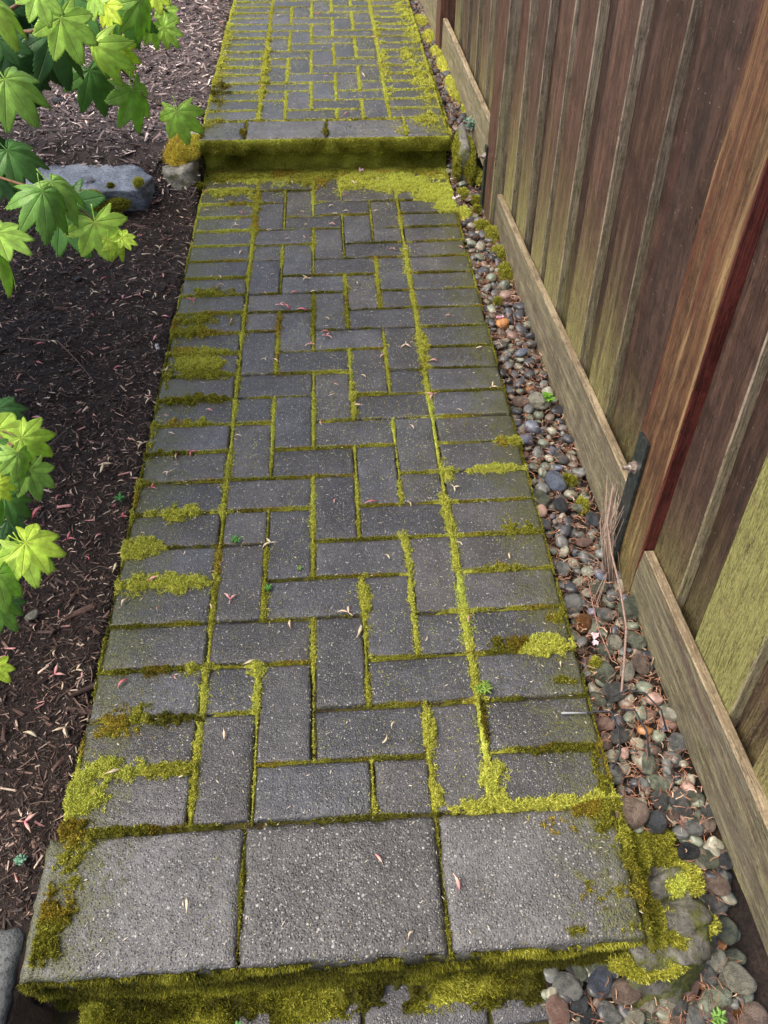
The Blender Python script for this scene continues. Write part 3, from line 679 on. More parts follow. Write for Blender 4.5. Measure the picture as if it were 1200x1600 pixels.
# loose moss cushions in the gravel strip
acc = Acc(); r_ = random.Random(3)
for i, (x, y, rx, ry, t) in enumerate([(1.045, 2.03, .03, .05, .6), (1.05, 1.90, .028, .05, .55), (1.052, 1.78, .028, .05, .5), (1.02, 2.10, .03, .02, .6), (.995, 1.60, .012, .012, .6), (1.02, 2.22, .02, .02, .5), (.985, 2.35, .02, .03, .7),
                                       (1.045, 3.0, .025, .08, .9), (1.03, 3.15, .03, .10, 1.0), (1.035, 3.4, .035, .12, 1.0), (1.02, 3.6, .035, .10, 1.0), (1.0, 3.85, .04, .10, .95), (1.05, 2.85, .018, .06, .9), (.985, 4.1, .04, .1, .9), (1.055, 2.45, .018, .07, .6), (1.04, .80, .02, .02, .4), (1.055, .715, .012, .02, .6), (1.03, 2.30, .02, .03, .5), (.97, 2.20, .03, .05, 1.1), (.975, .28, .01, .012, .6)]):
    mound(acc, (x, y, float(gz(x, y)) + .018), rx, ry, .022, t, 1500, i + 120)
tag(new('moss', acc.mesh('moss', [M_moss])), 'cushions of moss growing among the pebbles along the fence', kind='stuff')

# ------------------------------------------------------------------ fence
def board_mesh(name, th, w, h, mats, wob=.002, seed=0, nz=9, axis=2, ragged=0.):
    """long board: thickness on x, width on y, length on z (front face material 0, edges material 1); origin bottom centre"""
    r = np.random.default_rng(seed); zs = np.linspace(0, h, nz); c = .0025; V = []
    prof = [(-th / 2, -w / 2 + c), (-th / 2, -w / 6), (-th / 2, w / 6), (-th / 2, w / 2 - c), (-th / 2 + c, w / 2), (th / 2, w / 2), (th / 2, -w / 2), (-th / 2 + c, -w / 2)]
    k = len(prof)
    for z in zs:
        dx, dy = r.normal(0, wob * .4), r.normal(0, wob * .5)
        for (x, y) in prof: V.append((x + dx + r.normal(0, .0003), y + dy + (r.normal(0, wob * .5) if abs(y) < w / 3 else 0), z + (r.normal(0, ragged) if z in (0, h) else 0)))
    F, mi = [], []
    for i in range(nz - 1):
        for j in range(k):
            a, b_ = i * k + j, i * k + (j + 1) % k; F.append([b_, a, a + k, b_ + k]); mi.append(0 if j in (0, 1, 2, 5) else 1)
    F = np.array(F); n = len(V); caps = [np.array([list(range(k))]), np.array([[n - k + j for j in range(k)][::-1]])]
    me = mesh_np(name, V, [F] + caps, mats, mi=mi + [1, 1]); me.shade_flat(); return me
fence = tag(empty('wooden_fence', (1.12, .55, 0)), 'tall brown board on board wooden fence running along the right of the path', 'fence')
fl = Vector(fence.location)
def fx(y, o=0.): return 1.122 + o - .0165 * y
BM = [board_mesh('fence_board', .024, .146, 2.0, [M_board, M_edge], seed=i, wob=.003) for i in range(5)]
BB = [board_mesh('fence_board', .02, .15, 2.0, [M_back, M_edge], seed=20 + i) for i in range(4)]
GREEN = board_mesh('fence_board', .02, .152, 2.0, [M_green, M_edge], seed=33)
LEAN = .125
def put_board(me, yc, x, lean=LEAN, sy=1., label=None):
    o = new('fence_board', me, fence, Vector((x, yc - .19 * lean, -.05)) - fl, (-math.atan(lean), 0, .0165 + rnd.gauss(0, .003))); o.scale[1] = sy
    if label: o['label'] = label
    return o
near = [-1.15, -.90, -.65, -.41, -.165, .085, .340, .845, 1.078, 1.333, 1.518, 1.750, 2.060 - .09]
for i, y in enumerate(near):
    g = y == .085
    put_board(GREEN if g else BB[2] if y == .340 else BM[i % 5], y + .075, fx(y, .010), sy=1.05 if y < .4 else (.96 if y < 1.4 else .86), label='board coated in bright yellow green algae' if g else None)
for i in range(len(near) - 1):
    a, b_ = near[i], near[i + 1]
    if a == .340: put_board(BB[i % 4], .400 + .16, fx(.5, .040), sy=1.15, label='board behind the near post'); put_board(BB[1], .735, fx(.74, .030), sy=1.62, label='dark reddish brown board with peeling foot'); continue
    put_board(BB[i % 4], (a + .15 + b_) / 2, fx((a + b_) / 2, .0315), sy=1.0 if b_ - a > .22 else .9)
far = np.arange(2.36, 6.6, .225)
for i, y in enumerate(far):
    if not 3.50 < y + .07 < 3.80: put_board(BM[(i * 2) % 5], y + .07, fx(y, .012), sy=.88)
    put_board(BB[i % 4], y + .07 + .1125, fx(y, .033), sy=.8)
def post(y0, y1, x0, mats, h=2.05, lean=.06, seed=1, label=None):
    w = y1 - y0; me = board_mesh('post', .10, w, h, mats, .0015, seed)
    o = new('post', me, fence, Vector((x0 + .05, (y0 + y1) / 2 - .2 * lean, -.08)) - fl, (-math.atan(lean), 0, .0165))
    if label: o['label'] = label
    return o
post(.460, .600, 1.089, [M_post, M_red], seed=5, lean=.085, label='near post with golden weathered face and dark red side')
post(2.118, 2.262, 1.046, [M_post2, M_edge], seed=6)
post(3.585, 3.715, 1.022, [M_post2, M_post2], seed=7)
post(5.1, 5.22, 1.0, [M_post2, M_post2], seed=8)
def kick(y0, y1, ztop0, ztop1, h, mats, seed, label=None, xo=0.):
    """plank on edge between posts, y0 near, y1 far"""
    r = np.random.default_rng(seed); n = 22; ys = np.linspace(y0, y1, n); V = []; th = .020; c = .002
    yc = (y0 + y1) / 2; xc = float(kickx(yc))
    for i, y in enumerate(ys):
        zt = ztop0 + (ztop1 - ztop0) * i / (n - 1) + r.normal(0, .0007); x = float(kickx(y)) + xo + .0015 * math.sin(y * 5 + seed)
        for (dx, dz) in ((0, -h), (0, -h * .5), (0, -c), (c, 0), (th - c, r.normal(0, .0006)), (th, -c), (th, -h)):
            V.append((x + dx - xc, y - yc, zt + dz))
    k = 7; F = []; mi = []
    for i in range(n - 1):
        for j in range(k):
            a, b_ = i * k + j, i * k + (j + 1) % k; F.append([a, b_, b_ + k, a + k]); mi.append(1 if j in (2, 3, 4) else 0)
    e = len(V) - k
    me = mesh_np('kickboard', V, [np.array(F)[:, ::-1], np.array([list(range(k))]), np.array([list(range(e, e + k))[::-1]])], mats, mi=mi + [1, 1]); me.shade_flat()
    o = new('kickboard', me, fence, Vector((xc, yc, 0)) - fl)
    if label: o['label'] = label
kick(-1.6, .454, .215, .122, .155, [M_kick2, M_kicktop], 2)
kick(.606, 2.114, .160, .095, .172, [M_kick, M_kicktop], 3)
kick(2.268, 3.580, .256, .256, .17, [M_kick, M_kicktop], 4, xo=-.006)
kick(3.72, 5.095, .27, .27, .17, [M_kick, M_kicktop], 6, xo=-.008)
for z in (.35, 1.6):
    me = board_mesh('rail', .04, .09, 8.0, [M_back, M_back], seed=3); o = new('rail', me, fence, Vector((1.122 + .075 + .03, -1.5, z)) - fl, (-math.pi / 2, 0, .0165))
def bracket(y0, y1, x, z0, z1, bolts, lean=.06):
    V = []; t = .006
    xx, yy = x, (y0 + y1) / 2; y0 -= yy; y1 -= yy; x = 0.
    me = base_box(x - t, x, y0, y1, z0, z1, M_steel, 'metal_bracket')
    o = new('metal_bracket', me, fence, Vector((xx, yy, 0)) - fl, (-math.atan(lean), 0, .0165))
    for (y, z, r0) in bolts:
        for nm, r, l, k in (('nut', .0105, .011, 6), ('bolt', .0052, .024, 10), ('washer', .014, .0022, 14)):
            Vt, Q, T = tube([(x - t + .001, y - yy, z), (x - t - l, y - yy, z)], r, r, k); Q_, T_ = Q, T
            me = mesh_np(nm, Vt, [Q_, T_], [M_bolt]); me.shade_flat(); new(nm, me, o)
bracket(.536, .580, 1.0860, -.06, .310, [(.562, .235, 1), (.560, .02, 1)], .085)
bracket(2.226, 2.256, 1.0425, -.05, .205, [(2.24, .17, 1)])

# ------------------------------------------------------------------ pebbles
def pebble_mesh(seed, sub=3):
    D, F = ICO[sub]; r = np.random.default_rng(seed); s = np.array([1, r.uniform(.62, .9), r.uniform(.42, .62)])
    e = r.uniform(.78, 1.12); V = np.sign(D) * np.abs(D) ** e; V /= (np.linalg.norm(V, axis=1) ** .75)[:, None]
    k = (fbm(V[:, 0] * 1.3 + seed * 3, V[:, 1] * 1.3 + V[:, 2] * 1.7 + seed, seed, 2) - .5); V = V * (1 + .62 * k)[:, None] * s
    return V / np.abs(V).max(), F
PV = [pebble_mesh(i) for i in range(9)]
PMESH = {}
def pmesh(i, ci):
    if (i, ci) not in PMESH: PMESH[i, ci] = mesh_np('pebble', PV[i][0], PV[i][1], [PEB[ci][1]])
    return PMESH[i, ci]
cand = []
pr = random.Random(21)
def cellgrid(): return {}
def scatter(n, rmin, rmax, region, lift, tries=1):
    grid = {}; out = []
    for rad, cnt in zip(np.linspace(rmax, rmin, 7), np.linspace(.35, 1.6, 7)):
        for _ in range(int(n * cnt)):
            x, y = region(); 
            rr = rad * pr.uniform(.85, 1.1)
            c = (int(x // .05), int(y // .05)); ok = True
            for i in (-1, 0, 1):
                for j in (-1, 0, 1):
                    for (a, b_, q) in grid.get((c[0] + i, c[1] + j), ()):
                        if (a - x) ** 2 + (b_ - y) ** 2 < ((q + rr) * .74) ** 2: ok = False
            if not ok: continue
            grid.setdefault(c, []).append((x, y, rr)); out.append((x, y, rr, lift))
    return out
def okreg(x, y):
    if x > float(kickx(y)) - .006 + (.02 if y < 0 else 0): return False
    if -.23 < y < -.04 and .9 < x < 1.045: return False
    if 2.42 < y < 2.60 and .955 < x < 1.04: return False
    if x < .952 and y > -.218: return False
    return True
def reg():
    while True:
        u = pr.random()
        if u < .66: x, y = pr.uniform(.95, 1.12), pr.uniform(-.6, 4.6)
        else: x, y = pr.uniform(.79, 1.14), pr.uniform(-1.0, -.22)
        if okreg(x, y): return x, y
bot = scatter(1100, .008, .021, reg, -.004)
top = scatter(520, .009, .025, reg, .012)
def reg_low():
    while True:
        x, y = (pr.uniform(.79, 1.0), pr.uniform(-.75, -.215)) if pr.random() < .7 else (pr.uniform(1.03, 1.125), pr.uniform(-.4, .05))
        if okreg(x, y): return x, y
low = scatter(420, .009, .020, reg_low, .008)
peb = []
for (x, y, r0, lift) in bot + top + low:
    r0 *= .85 if y > 2.2 else .9 if y > -.05 else 1.05
    z = float(gz(x, y)) + lift + r0 * .35
    d = (Vector((x, y, z)) - cC).length; peb.append((r0 / d * (1.25 if lift > 0 else .8), x, y, z, r0))
peb.sort(reverse=True)
def pcol(y):
    w = [.27, .24, .20, .12, .10, .015, .04, .015] if y < 2.2 else [.66, .20, .06, .02, .05, .005, .005, 0]
    if y < .5: w = [.10, .26, .26, .22, .08, .03, .05, .01]
    return pr.choices(range(8), w)[0]
where = lambda y: 'in the gravel strip above the step' if y > 2.5 else 'in the gravel strip between pavers and fence' if y > -.05 else 'in the gravel at the foot of the slabs'
def nearest(lst, x, y): return min(lst, key=lambda p: (p[1] - x) ** 2 + (p[2] - y) ** 2)
ZN = [(3.4, 'at the far top'), (2.9, 'above the sedum plant'), (2.5, 'beside the raised pavers'), (2.1, 'below the mossy rock'), (1.7, 'by moss cushions'), (1.35, 'level with pink petal'), (1.0, 'near the star weed'), (.7, 'below the orange pebble'), (.45, 'beside the metal bracket'), (.2, 'by the dry stems'), (-.04, 'around the black tube'), (-.26, 'beside the mortar lump'), (-9, 'in the bottom corner')]
zone = lambda y, x=1.: ('below the right slab' if x < .86 else 'below the right slab corner' if x < .93 else 'below the mortar lump' if x < 1.03 else 'in the bottom right corner') if y < -.26 else next(t for a, t in ZN if y > a)
special = {id(nearest(peb[:260], x, y)): (ci, sz, lab) for (x, y, ci, sz, lab) in [
    (1.005, 1.02, 5, 1.0, 'bright orange pebble at the near side of a pale green weed by the fence'),
    (.985, .90, 7, 1.35, 'mottled blue grey stone in the gravel strip downhill of the orange pebble'),
    (1.045, .39, 6, 1.3, 'large salmon pink pebble near the foot of the near fence post'),
    (1.0, 1.20, 3, 1.3, 'long cream pebble lying across the middle of the gravel strip'),
    (.985, -.01, 4, 1.35, 'large round brown grey pebble touching the last border paver'),
    (1.055, .46, 2, 1.2, 'green grey pebble with lichen beside the end of the near kickboard')]}
small = Acc(); seen = 0
for k_, p_ in enumerate(peb):
    s_, x, y, z, r0 = p_; i = pr.randrange(9); ci = pcol(y); rot = (pr.gauss(0, .28), pr.gauss(0, .28), pr.uniform(0, 6.28)); lab = None; sc = r0
    if id(p_) in special: ci, f, lab = special[id(p_)]; sc = .024 * f; z += .008
    if k_ < 296:
        o = new('pebble', pmesh(i, ci), None, (x, y, z), rot); o.scale = (sc * 1.12, sc * 1.12, sc * 1.12)
        sz = 'large' if r0 > .0235 else 'medium' if r0 > .017 else 'small'
        tag(o, lab or '%s %s river pebble %s %s' % (sz, PEB[ci][0], 'against the fence plank' if x > float(kickx(y)) - .035 else (('tight under the slab edge' if y > -.31 else 'lower down' if y > -.36 else 'at the picture edge') if y < -.26 else 'at the paver edge') if x < .985 else 'mid strip' if x < 1.02 else 'near the fence', zone(y, x)), 'pebble', 'river pebbles beside the fence')
    else:
        R_ = np.array(Euler(rot).to_matrix()); D, F = PV[i]
        Vv = (D * r0 * 1.12) @ R_.T + np.array([x, y, z]); base = [(.055, .058, .064), (.14, .145, .135), (.17, .19, .14), (.3, .29, .22), (.17, .13, .10), (.34, .16, .06), (.32, .21, .17), (.14, .16, .21)][ci]
        small.add(Vv, T=F, col=np.array(base) * pr.uniform(.6, 1.3))
tag(new('pebbles', small.mesh('pebbles', [mat_col('small_pebbles', .4, .5, .3, 120)])), 'small river pebbles filling in between the larger ones', kind='stuff')

# ------------------------------------------------------------------ bark mulch, needles, crumbs
def shards(name, label, n, region, size, colf, seed, mat=M_litter, lift=.003, flatness=.25):
    r = np.random.default_rng(seed); x, y = region(r, n); z = gz(x, y) + r.uniform(-.002, lift, len(x)); n = len(x)
    L = size[0] * np.exp(r.normal(0, .62, n)); L = np.clip(L, size[0] * .35, size[0] * 3.2); Wd = L * r.uniform(.12, .42, n) ; H = Wd * r.uniform(.15, .55, n)
    tmpl = np.array([(-1, -.5, -.5), (-.85, .6, -.5), (1, .35, -.5), (.8, -.6, -.5), (-.9, -.4, .5), (-.7, .5, .5), (.85, .3, .6), (.7, -.45, .4)]) * .5
    P = tmpl[None] * np.stack([L, Wd, H], -1)[:, None]; P[:, :, 2] += (np.abs(P[:, :, 0]) ** 2) / L[:, None] * r.normal(0, .5, n)[:, None]
    yaw = r.uniform(0, 6.283, n); pit = r.normal(0, flatness, n); rol = r.normal(0, .5, n)
    cy, sy, cp, sp, cr, sr = np.cos(yaw), np.sin(yaw), np.cos(pit), np.sin(pit), np.cos(rol), np.sin(rol)
    R_ = np.stack([np.stack([cy * cp, cy * sp * sr - sy * cr, cy * sp * cr + sy * sr], -1), np.stack([sy * cp, sy * sp * sr + cy * cr, sy * sp * cr - cy * sr], -1), np.stack([-sp, cp * sr, cp * cr], -1)], 1)
    P = np.einsum('nij,nkj->nki', R_, P) + np.c_[x, y, z][:, None]
    f = np.array([[3, 2, 1, 0], [4, 5, 6, 7], [0, 1, 5, 4], [1, 2, 6, 5], [2, 3, 7, 6], [3, 0, 4, 7]])
    a = Acc(); a.add(P.reshape(-1, 3), Q=(np.arange(n)[:, None, None] * 8 + f[None]).reshape(-1, 4), col=np.repeat(colf(r, x, y), 8, 0))
    return tag(new(name, a.mesh(name, [mat], flat=True)), label, kind='stuff')
def left_region(x0, x1, y0, y1):
    def f(r, n):
        x = x1 - (x1 - x0) * r.beta(1, 1.15, n); y = r.uniform(y0, y1, n); k = ~((x > -.30) & (y < -.12)); return x[k], y[k]
    return f
def wedge(y0, y1):
    def f(r, n):
        y = y0 + (y1 - y0) * r.uniform(0, 1, n) ** .8; far = r.uniform(0, 1, n) < .12
        w = np.where(y < 2.4, .26 + .33 * np.clip(y, 0, 9), .5 + .25 * y); x = -.012 - w * r.beta(1, 1.1, n) * np.where(far, 2.6, 1); k = ~((x > -.30) & (y < -.12)); return x[k], y[k]
    return f
def c_low(r, x, y):
    u = r.uniform(0, 1, len(x))[:, None]; c = np.where(u < .66, np.array([.034, .021, .016]), np.where(u < .87, np.array([.10, .060, .044]), np.where(u < .95, np.array([.25, .16, .125]), np.array([.55, .42, .32]))))
    return c * r.uniform(.5, 1.6, (len(x), 1))
def c_up(r, x, y):
    u = r.uniform(0, 1, len(x))[:, None]; c = np.where(u < .34, np.array([.040, .030, .030]), np.where(u < .70, np.array([.17, .125, .12]), np.where(u < .92, np.array([.38, .30, .28]), np.array([.66, .55, .48]))))
    return c * r.uniform(.5, 1.5, (len(x), 1))
shards('bark_mulch', 'dark fine bark mulch covering the lower bed left of the path', 60000, wedge(-.3, 2.5), (.0085,), c_low, 1)
shards('bark_mulch', 'larger brown bark chunks scattered over the beds', 800, wedge(-.2, 5.4), (.026,), lambda r, x, y: np.array([.075, .042, .032]) * r.uniform(.35, 1.7, (len(x), 1)), 22, lift=.006)
shards('bark_mulch', 'pinkish brown bark chips covering the upper bed left of the raised path', 46000, wedge(2.35, 5.6), (.017,), c_up, 2, lift=.006)
def strip_region(r, n):
    y = r.uniform(-.9, 4.6, n); x = r.uniform(.95, 1.1, n); lo = r.uniform(0, 1, n) < .22; x = np.where(lo, r.uniform(.5, 1.12, n), x); y = np.where(lo, r.uniform(-.8, -.24, n), y)
    k = (x < kickx(y) + np.where(y < 0, .02, 0)) & ~((y > -.23) & (y < -.04) & (x > .9) & (x < 1.04)) & ((x > .95) | (y < -.25)); return x[k], y[k]
def needle(name, label, n, region, colf, seed, zadd, L0=.016, rad=.0006):
    r = np.random.default_rng(seed); x, y = region(r, n); z = gz(x, y) + zadd(r, len(x)); n = len(x); a = r.uniform(0, 6.283, n); L = L0 * r.uniform(.4, 1.7, n); bend = r.normal(0, .35, n)
    d = np.stack([np.cos(a), np.sin(a), r.normal(0, .25, n)], -1); s = np.stack([-np.sin(a), np.cos(a), np.zeros(n)], -1); P0 = np.c_[x, y, z]
    pts = [P0, P0 + d * (L / 2)[:, None] + s * (bend * L * .4)[:, None] + [0, 0, .002], P0 + d * L[:, None]]
    V = []
    for i, p_ in enumerate(pts):
        for w in (0, 2.1, 4.2): V.append(p_ + (s * math.cos(w) + np.array([0, 0, 1.]) * math.sin(w)) * rad * (1.2 - .3 * i))
    V = np.stack(V, 1); f = np.array([[i * 3 + j, i * 3 + (j + 1) % 3, i * 3 + 3 + (j + 1) % 3, i * 3 + 3 + j] for i in range(2) for j in range(3)])
    ac = Acc(); ac.add(V.reshape(-1, 3), Q=(np.arange(n)[:, None, None] * 9 + f[None]).reshape(-1, 4), col=np.repeat(colf(r, n), 9, 0))
    return tag(new(name, ac.mesh(name, [M_litter])), label, kind='stuff')
needle('conifer_needles', 'rust coloured conifer litter scattered among the pebbles', 15000, strip_region, lambda r, n: np.array([.40, .19, .115]) * r.uniform(.3, 1.5, (n, 1)) + np.array([.05, .045, .03]) * (r.uniform(0, 1, (n, 1)) > .7), 5, lambda r, n: r.uniform(.002, .028, n), .014, .0007)
needle('needle_litter', 'straw and pink scraps lying on top of the pebbles', 1500, strip_region, lambda r, n: np.array([.45, .30, .20]) * r.uniform(.4, 1.5, (n, 1)), 15, lambda r, n: r.uniform(.012, .034, n), .012, .0013)
needle('twig_litter', 'fine pale twigs and stalks strewn over the mulch', 2600, left_region(-1.6, -.01, -.4, 5.2), lambda r, n: np.array([.22, .16, .11]) * r.uniform(.3, 1.6, (n, 1)), 6, lambda r, n: r.uniform(.004, .010, n), .026, .0008)
shards('soil_crumbs', 'brown bark crumbs and soil lying between the pebbles', 9000, strip_region, (.008,), lambda r, x, y: np.array([.035, .022, .016]) * r.uniform(.4, 2.4, (len(x), 1)), 8, lift=.012)

# ------------------------------------------------------------------ fallen bud scales and petals
def scale_mesh(kind, ci):
    cols = [((.62, .20, .24), (.72, .52, .38)), ((.70, .55, .38), (.66, .48, .34)), ((.55, .07, .13), (.60, .30, .25)), ((.72, .62, .46), (.5, .4, .22))][ci]
    a = Acc()
    def strip(p0, ang, L, w, bend, lift):
        n = 7; V = []; C = []
        for i in range(n):
            t = i / (n - 1); an = ang + bend * t; x = p0[0] + L * t * math.cos(ang + bend * t * .5); y = p0[1] + L * t * math.sin(ang + bend * t * .5); z = .0008 + lift * math.sin(t * math.pi) ; ww = w * (.22 + math.sin(min(1, t * 1.15) * math.pi) * .9) * .5; s = (-math.sin(an), math.cos(an))
            for (k, h) in ((-1, 0.0006), (0, -.0003), (1, .0006), (0, .0014)): V.append((x + s[0] * ww * k, y + s[1] * ww * k, z + h))
            C += [np.array(cols[0]) * (1 - t) + np.array(cols[1]) * t] * 4
        F = [[i * 4 + j, i * 4 + (j + 1) % 4, i * 4 + 4 + (j + 1) % 4, i * 4 + 4 + j] for i in range(n - 1) for j in range(4)] + [[0, 3, 2, 1], [n * 4 - 4, n * 4 - 3, n * 4 - 2, n * 4 - 1]]
        a.add(V, Q=F, col=np.array(C))
    if kind == 0: strip((0, 0), 0, .017, .0042, .9, .003)
    if kind == 1: strip((0, 0), 0, .022, .0050, -.5, .004)
    if kind == 2: strip((0, 0), .5, .016, .0040, .6, .003); strip((0, 0), -.5, .015, .0036, -.5, .002); strip((0, 0), 3.1, .009, .0018, .2, .001)
    if kind == 3: strip((0, 0), 0, .013, .0024, 1.6, .002)
    return a.mesh('bud_scale', [M_col])
SM = [[scale_mesh(k, c) for c in range(4)] for k in range(4)]
sn = ['pink', 'cream', 'deep pink', 'pale straw']; kn = ['curled', 'long', 'forked', 'thin curved']
def surf(x, y):
    if -.0 < x < .93:
        if y > Y_CAP0: return Z_UP + .002
        if y > -.21: return .003
    return float(gz(x, y)) + .009
fr = random.Random(8)
short = lambda w: w.replace(' of pavers', '').replace('touching the paver edge', 'at the paver edge'); spots = []
while len(spots) < 140:                                   # on the pavers
    y = fr.uniform(-.2, 2.5) ** 1 if fr.random() < .88 else fr.uniform(2.6, 4.2); x = fr.uniform(.0, .93)
    if fr.random() < .35: x = fr.betavariate(1, 3) * .9
    spots.append((x, y, ('on the left border of pavers' if x < .2 else 'on the right border of pavers' if x > .73 else 'on centre pavers') + (' near the front slabs' if y < .4 else ' level with the dry grass' if y < .9 else ' half way up' if y < 1.7 else ' close to the step') if 0 < y < 2.5 else 'on a front slab' if y < 0 else 'on the raised pavers'))
while len(spots) < 292:                                   # on the mulch
    x = -.015 - fr.betavariate(1, 1.7) * .75; y = fr.uniform(-.15, 2.4)
    if x < -.30 and y < -.1: continue
    spots.append((x, y, 'on mulch ' + ('touching the paver edge' if x > -.06 else 'close to the pavers' if x > -.2 else 'out in the bed') + (' beside the lowest slab' if y < .3 else ' beside lower maple leaves' if y < .9 else ' in dark middle stretch' if y < 1.6 else ' below the flat stone')))
for (x, y, wh) in spots:
    k, c = fr.choice([0, 0, 1, 2, 3, 3]), fr.choices([0, 1, 2, 3], [.3, .34, .12, .3])[0]; s = fr.uniform(.8, 1.6) * (1.1 if x < 0 else .95)
    o = new('bud_scale', SM[k][c], None, (x, y, surf(x, y) + (0.001)), (fr.gauss(0, .15), fr.gauss(0, .15), fr.uniform(0, 6.28))); o.scale = (s, s, s)
    tag(o, '%s %s bud scale %s' % (kn[k], sn[c], short(wh)), 'bud scale', 'fallen bud scales')
def lregion(r, n):
    x = -.01 - r.beta(1, 1.3, n) * 1.4; y = r.uniform(-.2, 5.2, n); k = ~((x > -.30) & (y < -.12)); return x[k], y[k]
shards('bud_scale_litter', 'tiny pale pink and straw scraps scattered over the mulch beds', 2600, lregion, (.011,), lambda r, x, y: np.where(r.uniform(0, 1, (len(x), 1)) < .5, np.array([.56, .27, .24]), np.array([.58, .45, .33])) * r.uniform(.5, 1.2, (len(x), 1)), 12, lift=.008)
a = Acc(); r = np.random.default_rng(4); n = 2600; x = r.uniform(0, .93, n); y = np.where(r.uniform(0, 1, n) < .6, r.uniform(-.2, 2.5, n), r.uniform(2.56, 4.6, n)); z = np.where(y > 2.53, Z_UP, 0) + .0022; an = r.uniform(0, 6.28, n); L = r.uniform(.0012, .0055, n); w_ = r.uniform(.0005, .0011, n)
d = np.stack([np.cos(an), np.sin(an), np.zeros(n)], -1); s = np.stack([-np.sin(an), np.cos(an), np.zeros(n)], -1); P0 = np.c_[x, y, z]
V = np.stack([P0 - d * L[:, None], P0 + s * w_[:, None], P0 + d * L[:, None], P0 - s * w_[:, None], P0 + np.array([0, 0, .0012])], 1)
f = np.array([[0, 1, 4], [1, 2, 4], [2, 3, 4], [3, 0, 4]]); f = f[:, ::-1]; a.add(V.reshape(-1, 3), T=(np.arange(n)[:, None, None] * 5 + f[None]).reshape(-1, 3), col=np.repeat(np.array([.55, .48, .38]) * r.uniform(.5, 1.3, (n, 1)), 5, 0))
tag(new('pale_crumbs', a.mesh('pale_crumbs', [M_litter])), 'tiny pale flower crumbs sprinkled over the pavers', kind='stuff')
def petal(name, label, cat, x, y, z, s, col, seed):
    r = random.Random(seed); a = Acc()
    for q in range(3):
        an = r.uniform(0, 6.28); V = []; n = 9
        for sgn in (1, -1):
            V.append((0, 0, .001 * sgn))
            for i in range(n):
                t = (i / (n - 1) - .5) * 1.7; rr = s * r.uniform(.75, 1.05) * (1 - .25 * abs(t)); V.append((rr * math.cos(an + t * .7), rr * math.sin(an + t * .7), .004 * math.sin(i * 1.7 + q) + .004 + .0007 * sgn))
        T = [[0, i + 1, i + 2] for i in range(n - 1)] + [[n + 1, n + i + 3, n + i + 2] for i in range(n - 1)]; Qd = [[i + 1, i + n + 2, i + n + 3, i + 2] for i in range(n - 1)]
        a.add(V, Q=Qd, T=T, col=col)
    tag(new(name, a.mesh(name, [M_col]), None, (x, y, z)), label, cat)
petal('blossom_petal', 'white petal with pink base on bright moss at the right end of the step', 'petal', .945, 2.255, .018, .020, (.78, .68, .70), 1)
petal('blossom_petal', 'lilac pink petal on the pavers below the middle of the step', 'petal', .600, 2.50, .022, .013, (.66, .42, .58), 2)
petal('blossom_petal', 'pale pink petal among pebbles beside the last pavers', 'petal', .985, .335, -.01, .017, (.76, .58, .62), 3)
petal('blossom_petal', 'white petal on the mulch at the left edge of the pavers', 'petal', -.045, 1.41, -.015, .014, (.74, .70, .70), 4)
petal('blossom_petal', 'pink and white petal in the gravel strip half way up the fence', 'petal', .985, 1.50, -.005, .014, (.78, .40, .56), 5)

# ------------------------------------------------------------------ twigs and debris on the mulch
def stick(name, label, cat, pts, r0, r1, col):
    a = Acc(); a.tube(pts, r0, r1, 6, col); tag(new(name, a.mesh(name, [M_litter])), label, cat)
g = lambda x, y, h=.012: (x, y, float(gz(x, y)) + h)
stick('twig', 'straight grey twig lying on the mulch near the bottom left', 'twig', [g(-.30, .12), g(-.26, .17), g(-.205, .215, .02)], .0022, .0016, (.25, .21, .19))
stick('twig', 'long thin bent twig on dark mulch left of the pavers', 'twig', [g(-.45, 1.46), g(-.33, 1.44), g(-.26, 1.36), g(-.20, 1.27)], .0018, .0012, (.16, .10, .075))
stick('twig', 'thin twig slanting across the mulch beside the lower leaves', 'twig', [g(-.33, .86), g(-.27, .98), g(-.22, 1.08)], .0016, .001, (.2, .14, .11))
stick('twig', 'pale branching twig among chips on the upper bed', 'twig', [g(-.62, 3.95), g(-.45, 4.0, .02), g(-.28, 4.1), g(-.1, 4.18)], .003, .0018, (.3, .24, .19))
V_, F_ = ICO[3]; P = V_ * np.array([.055, .011, .005]); P = P + np.c_[P[:, 0] * 0, np.sin(P[:, 0] * 25) * .006, P[:, 0] * .05]
o = new('bark_strip', mesh_np('bark_strip', P, F_, [MB('reddish_bark', .7).m]), None, g(-.36, .735, .010), (0, 0, .05)); o.data.materials[0].node_tree.nodes['Principled BSDF'].inputs[0].default_value = (.055, .030, .026, 1)
tag(o, 'flat reddish brown strip of bark on the mulch beside the lower leaves', 'bark')
for (x, y, sc, ci, lab) in [(-.175, .475, .017, 3, 'single tan pebble lying on the dark mulch'), (-.36, 1.83, .017, 0, 'single dark round pebble on soil below the flat stone'), (-.145, 1.735, .014, 4, 'small brownish pebble on mulch close to the pavers'), (-.62, 2.95, .028, 0, 'dark stone half sunk in chips of the upper bed'), (-.16, 2.92, .022, 1, 'grey stone near the raised path edge on chips')]:
    o = new('pebble', pmesh(2, ci), None, g(x, y, .008), (0, .1, x * 30)); o.scale = (sc, sc, sc); tag(o, lab, 'pebble')
